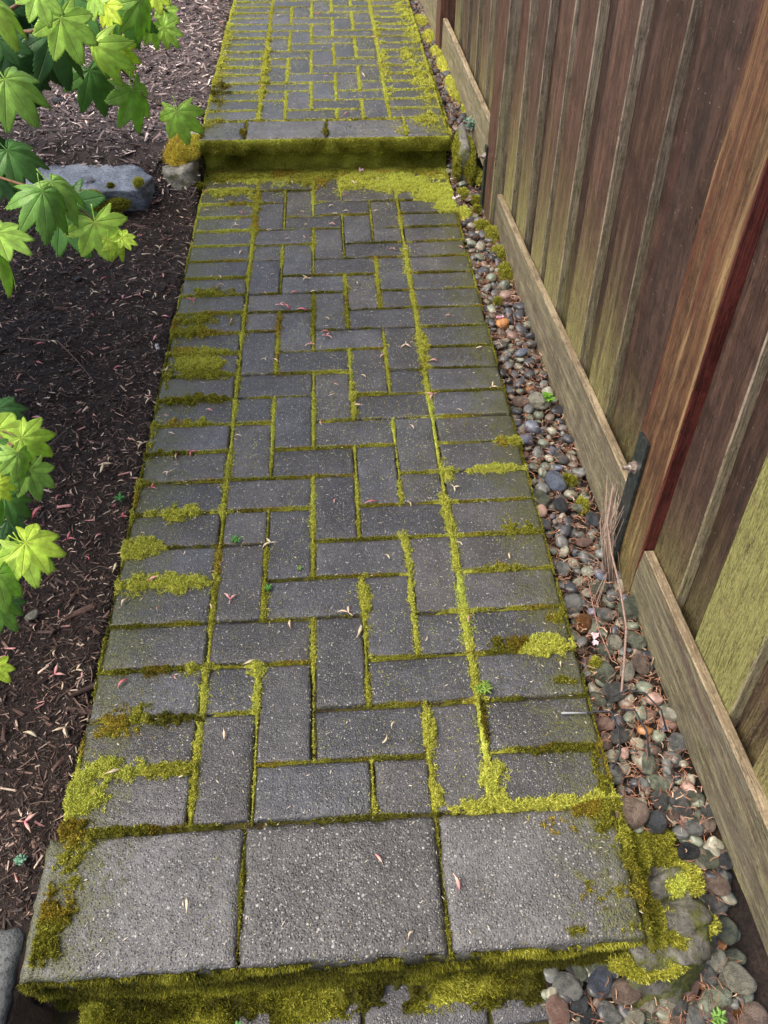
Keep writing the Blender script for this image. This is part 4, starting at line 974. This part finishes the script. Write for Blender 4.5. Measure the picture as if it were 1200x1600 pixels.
# ------------------------------------------------------------------ small weeds
def leaflet(a, p0, ang, L, w, rise, col, droop=.3):
    n = 6; V = []
    for i in range(n):
        t = i / (n - 1); x = L * t * math.cos(ang); y = L * t * math.sin(ang); z = rise * t * L - droop * L * t * t; ww = w * math.sin(math.pi * min(1, t * .85 + .12)) * .5
        if i == n - 1: ww = w * .04
        s = (-math.sin(ang), math.cos(ang))
        for k, h in ((-1, .12 * w), (0, 0), (1, .12 * w), (0, -.0006)): V.append((p0[0] + x + s[0] * ww * k, p0[1] + y + s[1] * ww * k, p0[2] + z + h))
    F = [[i * 4 + j, i * 4 + (j + 1) % 4, i * 4 + 4 + (j + 1) % 4, i * 4 + 4 + j] for i in range(n - 1) for j in range(4)]; a.add(V, Q=F, col=col)
M_weed = mat_col('fresh_weed_leaf', .45, .4, .2, 200, .25)
def weed(name, label, x, y, z, n, L, w, col, rise=.5, seed=0, stems=1, spread=0., hgt=.0):
    r = random.Random(seed); a = Acc()
    for s in range(stems):
        px, py = r.uniform(-spread, spread), r.uniform(-spread, spread); h = hgt * r.uniform(.6, 1.1)
        if h: a.tube([(px * .3, py * .3, 0), (px * .7, py * .7, h * .6), (px, py, h)], .0013, .0009, 5, np.array(col) * .7)
        for i in range(n):
            leaflet(a, (px, py, h), i * 6.283 / n + r.uniform(-.2, .2) + s, L * r.uniform(.75, 1.1), w, rise * r.uniform(.4, 1.3), np.array(col) * r.uniform(.8, 1.15))
        if hgt:
            for i in range(n): leaflet(a, (px * .7, py * .7, h * .6), i * 6.283 / n + .4, L * r.uniform(.6, .9), w, rise * .4, np.array(col) * .8)
    tag(new(name, a.mesh(name, [M_weed]), None, (x, y, z)), label, 'weed')
weed('weed', 'bright green star shaped weed among pebbles against the fence plank', 1.045, 1.075, .012, 6, .018, .010, (.22, .48, .05), .5, 1, 2, .008, .012)
weed('weed', 'blue green rosette plant growing between pebbles and fence above the step', 1.045, 2.60, .115, 9, .026, .006, (.24, .40, .30), .7, 2, 5, .035, .045)
weed('weed', 'small green sprout in the long joint of the right border', .738, .225, .004, 6, .013, .005, (.24, .38, .06), .4, 3, 3, .012, .006)
weed('weed', 'tiny green sprout beside the left border joint half way down', .322, .50, .003, 5, .010, .004, (.10, .28, .05), .5, 4, 2, .008, .004)
weed('weed', 'tiny green sprout where the left border meets a half paver', .235, .63, .003, 6, .011, .004, (.10, .26, .06), .5, 5, 2, .014, .004)
weed('weed', 'little green seedling on mulch at the left edge of the pavers', -.045, .80, -.02, 4, .016, .008, (.07, .26, .06), .6, 6, 1, 0, .008)
weed('weed', 'pale green seedling on mulch beside the moss at the left slab', -.068, -.02, -.03, 6, .010, .006, (.20, .42, .26), .6, 7, 2, .008, .006)
weed('weed', 'tiny sprout in the joint left of the centre pavers', .386, .545, .003, 5, .008, .004, (.25, .42, .10), .6, 8, 1, 0, .003)
weed('weed', 'short green sprouts among stones in the bottom right corner', 1.045, -.30, -.12, 5, .014, .006, (.20, .38, .08), .7, 9, 4, .02, .01)
weed('weed', 'small clover like plant at the foot of the near riser', .30, -.275, -.16, 5, .010, .006, (.12, .34, .08), .6, 10, 4, .02, .01)
a = Acc(); r_ = random.Random(4)                                       # low conifer sprays at the top of the bed
for s in range(9):
    b0 = np.array([-.62 + r_.uniform(-.12, .12), 4.95 + r_.uniform(-.1, .2), float(gz(-.6, 4.95)) + .08]); an = r_.uniform(-2.6, .2); e = b0 + np.array([math.cos(an) * .25, math.sin(an) * .18 - .12, -.03]); pts = curve(b0, e, .03, 7); a.tube(pts, .003, .001, 4, (.12, .16, .10))
    for i in range(60):
        t = r_.random(); p_ = b0 + (e - b0) * t + np.array([0, 0, .03 * 4 * t * (1 - t)]); q = an + r_.choice([-1, 1]) * r_.uniform(.5, 1.1); a.tube([p_, p_ + np.array([math.cos(q) * .05, math.sin(q) * .05, r_.uniform(-.01, .012)])], .0018, .0006, 3, np.array([.10, .17, .12]) * r_.uniform(.6, 1.4))
tag(new('conifer_shrub', a.mesh('conifer_shrub', [M_weed])), 'low blue green conifer sprays at the far end of the mulch bed', 'shrub')

# ------------------------------------------------------------------ dry grass and drip line by the near post
a = Acc(); r_ = random.Random(12)
for i in range(54):
    x0, y0 = 1.066 + r_.gauss(0, .006), .50 + r_.gauss(0, .018); top_ = np.array([1.074 + r_.gauss(0, .004), .605 + r_.gauss(0, .03), .10 + r_.uniform(-.06, .05)])
    pts = [np.array([x0, y0, -.02]), np.array([x0 - .008 + r_.gauss(0, .004), (y0 + top_[1]) / 2, .05 + r_.gauss(0, .01)]), top_]
    if i % 6 == 0: pts.append(top_ + np.array([-.02, -.04 + r_.gauss(0, .02), -.03]))
    a.tube(pts, .0009, .0005, 4, np.array([.30, .225, .175]) * r_.uniform(.5, 1.4))
for i in range(10):
    an = r_.uniform(2.2, 4.2); p0 = np.array([1.055, .50, .0]); a.tube(curve(p0, p0 + np.array([math.cos(an) * .08, math.sin(an) * .12 + .0, -.01]), .02, 6), .0009, .0005, 4, np.array([.32, .22, .17]) * r_.uniform(.6, 1.3))
tag(new('dry_grass', a.mesh('dry_grass', [M_litter])), 'clump of dead grey grass stems at the foot of the near fence post', 'dry grass')
stick('dry_stem', 'long pale brown dead stem curving over the pebbles below the metal bracket', 'dry stem', [(1.070, .625, .135), (1.052, .565, .085), (1.050, .50, .06), (1.050, .42, .045), (1.040, .33, .035), (1.016, .25, .02), (1.000, .20, .008)], .0022, .0026, (.26, .18, .145))
stick('dry_stem', 'thin reddish dead stem beside the last border pavers', 'dry stem', [(1.00, .47, .02), (.992, .40, .022), (.990, .34, .018), (1.00, .27, .012)], .0013, .0012, (.28, .16, .13))
a = Acc()
a.tube([(.925, .165, 0.008), (.945, .165, 0.012), (.965, .155, 0.026), (.970, .120, 0.022), (.962, .080, 0.019), (.945, .055, 0.005)], .0021, .0021, 7, (.022, .024, .030))
a.tube([(.975, .185, 0.024), (1.00, .190, 0.042), (1.03, .180, 0.044), (1.055, .150, 0.032), (1.06, .12, 0.014)], .0017, .0017, 7, (.022, .024, .028))
a.tube([(.985, .160, 0.022), (1.005, .150, 0.036), (1.015, .110, 0.034), (1.012, .07, 0.018)], .0019, .0019, 7, (.022, .024, .028))
a.tube([(.878, .168, 0.007), (.925, .165, 0.008)], .0022, .0018, 6, (.30, .31, .33))
tag(new('drip_tube', a.mesh('drip_tube', [M_col])), 'thin black irrigation tube looping over pebbles onto the last border paver', 'tube')

# ------------------------------------------------------------------ vine maple
lb = MB('vine_maple_leaf', .42, .45); uvn = lb.node('ShaderNodeUVMap'); ux, uy, _ = lb.sep(uvn.outputs[0]); px = lb.math('SUBTRACT', ux, .5); py = lb.math('SUBTRACT', uy, .5)
ang = lb.math('ARCTAN2', px, py); rad = lb.math('SQRT', lb.math('ADD', lb.math('MULTIPLY', px, px), lb.math('MULTIPLY', py, py))); st = math.radians(41)
da = lb.math('ABSOLUTE', lb.math('SUBTRACT', lb.math('MODULO', lb.math('ADD', ang, st * 8.5), st), st / 2)); dist = lb.math('MULTIPLY', lb.math('SINE', da), rad)
along = lb.math('MULTIPLY', lb.math('COSINE', da), rad)
vein = lb.mr(dist, .009, .003); side = lb.math('ABSOLUTE', lb.math('SUBTRACT', lb.math('FRACT', lb.math('MULTIPLY', lb.math('SUBTRACT', along, lb.math('MULTIPLY', dist, 1.1)), 24)), .5))
sv = lb.mr(side, .06, .0, 0, .5); vn_ = lb.math('MAXIMUM', vein, sv); oi = lb.node('ShaderNodeObjectInfo').outputs['Color']
nz = lb.noise(uvn.outputs[0], 9, 4); f = lb.mr(nz, .3, .7, .82, 1.18); c = lb.mix(1., oi, lb.comb(f, f, f), 'MULTIPLY')
c2 = lb.mix(lb.math('MULTIPLY', vn_, .45), c, lb.mix(1., c, (1.7, 1.5, 1.8), 'MULTIPLY')); lb.set('Base Color', c2)
dr = lb.vor(uvn.outputs[0], 55); dm = lb.math('MULTIPLY', lb.mr(dr.outputs['Distance'], .22, .12), lb.math('GREATER_THAN', lb.sep(dr.outputs['Color'])[0], .80))
lb.set('Roughness', lb.mr(dm, 0, 1, .40, .08)); lb.bump(lb.math('ADD', lb.math('MULTIPLY', vn_, -1.0), lb.math('ADD', lb.math('MULTIPLY', dm, 1.4), lb.math('MULTIPLY', nz, .6))), .0010)
tr = lb.node('ShaderNodeBsdfTranslucent'); lb.l(lb.mix(1., c, (1.15, 1.35, .5), 'MULTIPLY'), tr.inputs[0]); mx = lb.node('ShaderNodeMixShader'); mx.inputs[0].default_value = .38
lb.l(lb.b.outputs[0], mx.inputs[1]); lb.l(tr.outputs[0], mx.inputs[2]); lb.l(mx.outputs[0], lb.t.nodes['Material Output'].inputs[0]); M_leaf = lb.m
def leaf_mesh(seed, droop, lobes=7):
    """palmate leaf, petiole joins at the origin, middle lobe along +y, length 1, upper side +z"""
    r = random.Random(seed); st = math.radians(41); half = (lobes - 1) / 2; A = []; Rr = []
    amax = half * st + math.radians(24); N = 150
    for i in range(N + 1):
        a_ = -amax + 2 * amax * i / N; k = round(a_ / st); k = max(-half, min(half, k)); d = abs(a_ - k * st) / (st / 2)
        top_ = 1 - .055 * abs(k) ** 1.7; rr = top_ * (1 - .36 * min(1, d) ** 1.15) if abs(a_) <= half * st + st / 2 else .5
        if abs(a_) > half * st: rr = top_ * (1 - .80 * min(1, (abs(a_) - half * st) / math.radians(24)) ** .6)
        tooth = (d * 5.2) % 1; rr *= 1 + .12 * (tooth - .5) * (1 - .4 * d) * (1 if d > .05 else 0)
        A.append(a_); Rr.append(max(rr * (1 + r.uniform(-.012, .012)), .06))
    rings = [0, .22, .42, .6, .76, .9, 1.]; V = []; UV = []
    def Z(rho, a_):
        k = max(-half, min(half, round(a_ / st))); d = abs(a_ - k * st) / (st / 2)
        z = .042 * min(1, d) * min(rho * 1.6, .7); z -= droop * rho ** 2 * (.55 + .45 * abs(a_) / 1.6); z += .02 * math.sin(a_ * 5 + seed) * rho; return z
    V.append((0, 0, 0)); UV.append((.5, .5))
    for q in rings[1:]:
        for a_, R0 in zip(A, Rr):
            rho = q * R0 if q > .5 else q * min(R0, .62 + .38 * q); V.append((rho * math.sin(a_), rho * math.cos(a_), Z(rho, a_))); UV.append((.5 + .5 * rho * math.sin(a_), .5 + .5 * rho * math.cos(a_)))
    n = N + 1; T = [[0, 2 + i, 1 + i] for i in range(N)]; Qd = []
    for j in range(len(rings) - 2):
        for i in range(N): a0 = 1 + j * n + i; Qd.append([a0, a0 + 1, a0 + 1 + n, a0 + n])
    nV = len(V); th = .006; V2 = [(x, y, z - th) for x, y, z in V]                      # thin but solid blade
    T2 = [[t[0] + nV, t[2] + nV, t[1] + nV] for t in T]; Q2 = [[q[3] + nV, q[2] + nV, q[1] + nV, q[0] + nV] for q in Qd]
    last = 1 + (len(rings) - 2) * n; E = [[last + i, last + i + 1, last + i + 1 + nV, last + i + nV] for i in range(N)]
    pv, pq, pt = tube(curve((0, .02, -.006), (r.uniform(-.1, .1), -.42, .03), -.05, 6), .014, .020, 5); o_ = 2 * nV
    Vv = np.array(V + V2 + [tuple(v) for v in pv]); UVv = np.array(UV + UV + [(.5, .5)] * len(pv))
    return mesh_np('leaf', Vv, [np.array(Qd + Q2 + E), np.array(pq) + o_, np.array(T + T2), np.array(pt) + o_], [M_leaf], uv=UVv)
LM = [leaf_mesh(i, d_, 7) for i, d_ in enumerate((.15, .45, .8, .3, 1.05))]
LEAVES = [
((0.197,0.4546,1.0897),(0.2054,0.4381,1.0618),1.00),
((0.1697,0.3896,1.096),(0.1944,0.3709,1.0694),1.10),
((0.2031,0.4923,1.0568),(0.2187,0.4768,1.0142),1.00),
((0.1565,0.6905,1.0327),(0.1983,0.6612,0.9904),0.35),
((0.1376,0.6531,0.9968),(0.1626,0.6209,0.9526),0.15),
((0.0882,0.5964,1.0095),(0.1271,0.5951,0.9944),0.20),
((0.0747,0.6716,0.9828),(0.0874,0.6385,0.9376),0.10),
((0.0794,0.7378,0.9625),(0.0742,0.7085,0.9122),0.05),
((0.1386,0.4464,1.0102),(0.1701,0.424,0.9781),0.80),
((0.1938,0.6416,0.9897),(0.2029,0.6236,0.9422),1.05),
((0.1388,0.7849,0.9143),(0.1587,0.7618,0.8646),0.40),
((0.1943,0.7505,0.9542),(0.2102,0.7386,0.9201),1.20),
((0.2145,0.7041,0.9125),(0.2223,0.6918,0.8563),0.75),
((0.2774,0.6785,0.8928),(0.283,0.6624,0.8504),1.00),
((0.2423,0.7388,1.0145),(0.2449,0.7214,0.9687),0.80),
((0.1953,0.8224,0.9935),(0.2034,0.797,0.9405),0.45),
((0.245,0.9026,0.9617),(0.2534,0.89,0.935),1.00),
((0.224,0.8848,0.9439),(0.2284,0.8736,0.9144),1.00),
((0.2419,0.8829,0.9433),(0.2614,0.8721,0.917),1.00),
((0.2109,0.6773,1.0238),(0.21,0.6605,0.9953),1.30),
((0.2131,0.6281,1.0467),(0.2045,0.6146,1.0221),0.90),
((0.2508,0.8063,1.0093),(0.2575,0.7934,0.9823),1.30),
((0.1169,0.4413,0.936),(0.1552,0.425,0.9103),0.35),
((0.1934,0.3019,0.9482),(0.2008,0.2685,0.9178),0.60),
((0.1958,0.3295,0.9466),(0.2271,0.3123,0.9209),0.75),
((0.1928,0.3496,0.9104),(0.2139,0.3162,0.8648),0.30),
((0.1006,0.4197,0.915),(0.1238,0.4033,0.8914),0.10),
((0.231,0.3244,0.9032),(0.2402,0.3095,0.8634),1.05),
((0.2413,0.3191,0.8853),(0.241,0.3121,0.8612),1.20),
((0.2572,0.3197,0.8868),(0.2737,0.3192,0.8779),1.20),
((0.2492,0.328,0.8804),(0.2584,0.3222,0.8584),1.20),
((0.167,0.2252,0.9437),(0.1978,0.2148,0.9262),1.00),
((0.165,0.211,0.9306),(0.1876,0.191,0.9084),1.00),
((0.071,0.2609,0.698),(0.104,0.2533,0.6832),0.15),
((0.0553,0.2751,0.6693),(0.0862,0.2699,0.6525),0.10),
((0.0902,0.2019,0.7128),(0.1437,0.2016,0.6855),1.10),
((0.1274,0.1779,0.7202),(0.1565,0.1707,0.6959),1.10),
((0.1564,0.1036,0.7625),(0.157,0.0801,0.7407),0.85),
((0.1512,0.1211,0.7237),(0.1604,0.0973,0.6973),0.75),
((0.1346,0.0957,0.7537),(0.1523,0.0786,0.7298),0.65),
((0.1301,0.1107,0.7673),(0.1429,0.1001,0.7524),0.50),
((0.1598,0.037,0.7828),(0.1717,0.0293,0.7686),1.30),
((0.1188,0.1069,0.6949),(0.1454,0.0992,0.6765),0.35),
((0.133,0.0693,0.7292),(0.1417,0.0564,0.7073),0.60),
((0.0895,0.1371,0.6255),(0.1108,0.1337,0.6142),0.08),
((0.0809,0.1218,0.6109),(0.1121,0.1284,0.6063),0.08),
((0.1858,-0.0055,0.7452),(0.2205,-0.0043,0.729),1.20),
((0.1788,-0.0027,0.7337),(0.1874,-0.0274,0.7),1.10),
((0.1516,0.0032,0.7238),(0.1648,-0.0115,0.7034),1.00),
((0.1573,-0.0264,0.7241),(0.1664,-0.0523,0.6952),0.85),
((0.1363,-0.0227,0.6716),(0.1569,-0.0385,0.6491),0.60),
((0.1153,0.0217,0.6159),(0.1305,0.0146,0.6017),0.20),
((0.1592,-0.1025,0.6811),(0.172,-0.1109,0.6655),1.25),
((0.0445,0.775,1.0129),(0.0772,0.7665,0.9914),0.12),
((0.0777,0.8976,0.9682),(0.088,0.8748,0.9297),0.08),
((-0.0449,1.0044,0.9596),(0.0162,1.0063,0.9402),0.24),
((0.0464,0.9747,0.971),(0.097,0.969,0.9467),0.26),
((0.077,0.9093,0.9894),(0.1054,0.8864,0.9485),0.05),
((0.0227,0.9191,0.9808),(0.0159,0.8896,0.9299),0.09),
((0.0795,0.8958,0.9763),(0.0789,0.8662,0.926),0.12),
((0.0106,0.9637,0.931),(0.0592,0.9691,0.9194),0.01),
((-0.0245,0.8496,0.9396),(0.0229,0.8464,0.9194),0.10),
((0.0802,0.9433,0.9779),(0.1172,0.9325,0.9521),0.08),
((-0.0325,0.9606,0.8942),(0.018,0.954,0.8689),0.03),
((0.0055,0.8166,0.9907),(0.0168,0.7914,0.9483),0.10),
((-0.0536,0.9888,0.9218),(0.0037,1.0057,0.9176),0.29),
((0.0147,1.0214,0.9324),(0.0635,1.0379,0.9305),0.23),
((0.0364,0.767,0.9277),(0.0635,0.7434,0.8859),0.06),
((0.0407,0.8501,0.9919),(0.0893,0.8387,0.9615),0.00),
((0.0253,0.6234,1.0305),(0.0441,0.598,0.9871),0.45),
((0.0935,0.4729,1.0878),(0.125,0.4795,1.0832),0.64),
((0.131,0.3808,1.0685),(0.1534,0.369,1.0456),0.77),
((0.0947,0.3432,0.9329),(0.0971,0.323,0.8989),0.43),
((0.064,0.4679,1.0589),(0.0862,0.4529,1.0313),0.25),
((-0.0503,0.7666,1.0159),(-0.0069,0.7679,1.002),0.21),
((0.0933,-0.0047,0.6821),(0.1097,-0.0215,0.6529),0.27),
((-0.0644,0.25,0.5699),(-0.0124,0.2511,0.5527),0.37),
((0.0433,0.5425,0.9105),(0.0481,0.5145,0.8634),0.14),
((0.0352,-0.0204,0.6284),(0.0531,-0.0336,0.6046),0.61),
((0.0614,0.1007,0.7212),(0.0986,0.0932,0.6994),0.23),
((-0.0152,0.3446,0.6238),(0.0039,0.318,0.5785),0.54),
((-0.0488,0.6808,0.9774),(-0.0322,0.6568,0.9366),0.83),
((-0.0859,0.6282,0.888),(-0.0537,0.6104,0.8539),0.59),
((0.0338,0.5444,1.089),(0.0448,0.5211,1.0498),0.38),
((0.0324,0.4967,1.038),(0.0713,0.4893,1.0158),0.29),
((0.1039,0.2793,0.9579),(0.1148,0.2592,0.9241),0.81),
((0.0434,0.545,0.9654),(0.0735,0.5349,0.9427),0.40),
((0.0015,0.6402,1.0588),(0.0335,0.6287,1.0335),0.82),
((-0.0799,0.19,0.5205),(-0.039,0.1955,0.5116),0.58),
((-0.0797,0.2861,0.6187),(-0.0665,0.2636,0.5806),0.89),
((-0.1129,0.3757,0.6315),(-0.1031,0.3496,0.5876),0.73),
((-0.0024,0.0588,0.5682),(0.0146,0.0378,0.5321),0.21),
((0.0621,0.0334,0.691),(0.0936,0.0372,0.6838),0.75),
((-0.0167,0.5917,0.9491),(0.0332,0.5938,0.9337),0.81),
((0.0588,0.4555,0.9941),(0.1007,0.4581,0.9821),0.34),
((0.0764,0.5153,1.0351),(0.0915,0.4991,1.0071),0.75),
((-0.0777,0.7467,0.9632),(-0.0377,0.7322,0.9316),0.71),
((-0.0469,0.6995,0.9937),(-0.0371,0.6775,0.9567),0.63),
((0.0351,0.0856,0.6585),(0.0442,0.0635,0.6213),0.28),
((0.0271,0.4225,0.8759),(0.0664,0.411,0.8484),0.88)]
TWIGS = [
([(-0.433,0.927,0.942),(-0.125,0.736,0.989),(0.021,0.656,0.992),(0.096,0.631,1.001),(0.142,0.603,1.019),(0.194,0.516,1.051)],0.0040),
([(0.096,0.631,1.001),(0.121,0.656,0.998),(0.156,0.679,0.995),(0.194,0.642,0.99),(0.194,0.751,0.955)],0.0025),
([(0.021,0.656,0.992),(0.123,0.695,1.035),(0.174,0.785,1.012),(0.235,0.774,1.006),(0.245,0.903,0.962),(0.249,0.901,0.96)],0.0030),
([(0.188,0.665,0.983),(0.209,0.719,0.926),(0.239,0.713,0.895),(0.277,0.679,0.893)],0.0016),
([(0.246,0.83,1.004),(0.217,0.878,0.965),(0.224,0.885,0.944),(0.242,0.883,0.943)],0.0014),
([(-0.364,0.674,0.848),(-0.102,0.549,0.885),(0.068,0.45,0.913),(0.186,0.323,0.94),(0.201,0.332,0.922),(0.228,0.335,0.899),(0.254,0.329,0.882)],0.0022),
([(-0.102,0.549,0.885),(0.084,0.332,0.901),(0.165,0.234,0.938),(0.161,0.221,0.925)],0.0020),
([(-0.379,0.405,0.598),(-0.117,0.304,0.658),(0.05,0.234,0.699),(0.118,0.16,0.731),(0.148,0.119,0.749),(0.147,0.129,0.717)],0.0025),
([(0.05,0.234,0.699),(0.123,0.186,0.714)],0.0016),
([(-0.117,0.304,0.658),(0.071,0.119,0.703),(0.151,0.052,0.769),(0.123,0.1,0.702)],0.0020),
([(-0.309,0.163,0.516),(-0.063,0.091,0.601),(0.134,0.008,0.713),(0.182,0.001,0.738)],0.0026),
([(-0.063,0.091,0.601),(0.091,-0.015,0.648),(0.15,-0.091,0.664)],0.0020)]
maple = tag(empty('vine_maple', (-1.75, 1.35, -.02)), 'vine maple with wet bright green lobed leaves reaching in from the left', 'tree')
ml = maple.location; lr = random.Random(6)
for (p0, p1, tone) in LEAVES:
    p0, p1 = Vector(p0), Vector(p1); ax = (p1 - p0); L = ax.length; ax.normalize()
    tocam = (cC - p0).normalized(); nrm = (tocam * .75 + Vector((0, 0, 1)) * .75 + Vector((lr.gauss(0, .42), lr.gauss(0, .42), 0))); nrm = (nrm - ax * nrm.dot(ax)).normalized(); xa = ax.cross(nrm)
    M_ = Matrix((xa, ax, nrm)).transposed().to_4x4(); M_ = Matrix.Translation(p0 - ml) @ M_ @ Matrix.Diagonal((L * lr.uniform(.82, 1.02), L, L, 1))
    me = LM[0] if tone > .8 and lr.random() < .3 else lr.choice(LM)
    o = bpy.data.objects.new('leaf', me); link(o, maple); o.matrix_local = M_
    t = tone; dk, md, br = Vector((.030, .105, .035)), Vector((.15, .36, .07)), Vector((.46, .68, .12)); yl = Vector((.66, .78, .08))
    c = dk.lerp(md, min(1, t * 2)) if t < .5 else md.lerp(br, (t - .5) * 2) if t < 1 else br.lerp(yl, min(1, (t - 1) * 3)); o.color = (*c, 1)
bm_ = MB('maple_twig_bark', .55, .35); p = bm_.pos(); n = bm_.noise(p, 120, 3); bm_.set('Base Color', bm_.mix(n, (.10, .06, .035), (.24, .12, .07))); M_twig = bm_.m
bt = MB('maple_trunk_bark', .75, .3); p = bt.pos(); n = bt.noise(bt.vmul(p, (14, 14, 3)), 1, 5, .65); bt.set('Base Color', bt.mix(n, (.05, .045, .035), (.17, .15, .12))); bt.bump(n, .01); M_bark = bt.m
for pts, r0 in TWIGS:
    a = Acc(); P = [np.array(q) for q in pts]; Pn = [P[0]]
    for i in range(len(P) - 1):
        for t in (.33, .66, 1.): Pn.append(P[i] + (P[i + 1] - P[i]) * t + np.array([lr.gauss(0, .002), lr.gauss(0, .002), lr.gauss(0, .002)]) * (t < 1))
    a.tube([q - np.array(ml) for q in Pn], r0, r0 * .4, 6); new('branch', a.mesh('branch', [M_twig]), maple)
def limb(pts, r0, r1, name='branch'):
    a = Acc(); a.tube([np.array(q) - np.array(ml) for q in pts], r0, r1, 9); new(name, a.mesh(name, [M_bark]), maple)
limb([(-1.75, 1.35, -.15), (-1.73, 1.30, .5), (-1.66, 1.22, 1.1), (-1.60, 1.15, 1.7), (-1.5, 1.1, 2.4)], .05, .025, 'trunk')
limb([(-1.77, 1.37, -.15), (-1.95, 1.5, .6), (-2.1, 1.7, 1.5), (-2.2, 1.8, 2.2)], .042, .02, 'trunk')
for pts, r0 in TWIGS:
    if len(pts) > 3: e = Vector(pts[0]); limb([(-1.70, 1.27, max(.3, e.z - .25)), ((-1.70 + e.x) / 2, (1.27 + e.y) / 2, e.z - .04), tuple(e)], .012, r0)
# the crown over the bed (outside the picture, it shades the soil): loose leaves on the same branches
a = Acc(); r = np.random.default_rng(31); N = 5200
c_ = np.array([[-1.45, 1.25, 1.45], [-1.7, .8, 1.9], [-1.25, 1.7, 1.5], [-1.9, 1.9, 1.7], [-1.35, .75, 1.25], [-1.1, 1.15, 1.05]]); k = r.integers(0, len(c_), N); P = c_[k] + r.normal(0, 1, (N, 3)) * np.array([.30, .34, .18])
F_, R_, U_v = np.array(cF), np.array(cR), np.array(cU); d = P - np.array(cC); zc = d @ F_; uu = .0 + (d @ R_) / zc; vv = (d @ U_v) / zc
keep = ~((zc > 0) & (uu > -.58) & (np.abs(vv) < .75)) & (np.linalg.norm(d, axis=1) > .8); P = P[keep]; N = len(P)
Nn = r.normal(0, .45, (N, 3)) + [0, 0, 1.]; Nn /= np.linalg.norm(Nn, axis=1)[:, None]; A = np.cross(Nn, r.normal(0, 1, (N, 3))); A /= np.linalg.norm(A, axis=1)[:, None]; B = np.cross(Nn, A); s = r.uniform(.03, .05, (N, 1))
shape = [(0, 0), (.5, -.9), (.55, -.25), (1.1, .0), (.6, .3), (.75, 1.0), (.2, .7), (0, 1.3), (-.2, .7), (-.75, 1.0), (-.6, .3), (-1.1, 0), (-.55, -.25), (-.5, -.9)]
V = np.stack([P + A * s * u + B * s * v for u, v in shape], 1); m_ = len(shape); T = np.array([[0, i, i + 1] for i in range(1, m_ - 1)]); col = np.array([.055, .17, .025]) * r.uniform(.5, 1.6, (N, 1))
a.add(V.reshape(-1, 3) - np.array(ml), T=(np.arange(N)[:, None, None] * m_ + T[None]).reshape(-1, 3), col=np.repeat(col, m_, 0)); o = new('foliage', a.mesh('foliage', [M_weed]), maple); o['kind'] = 'stuff'
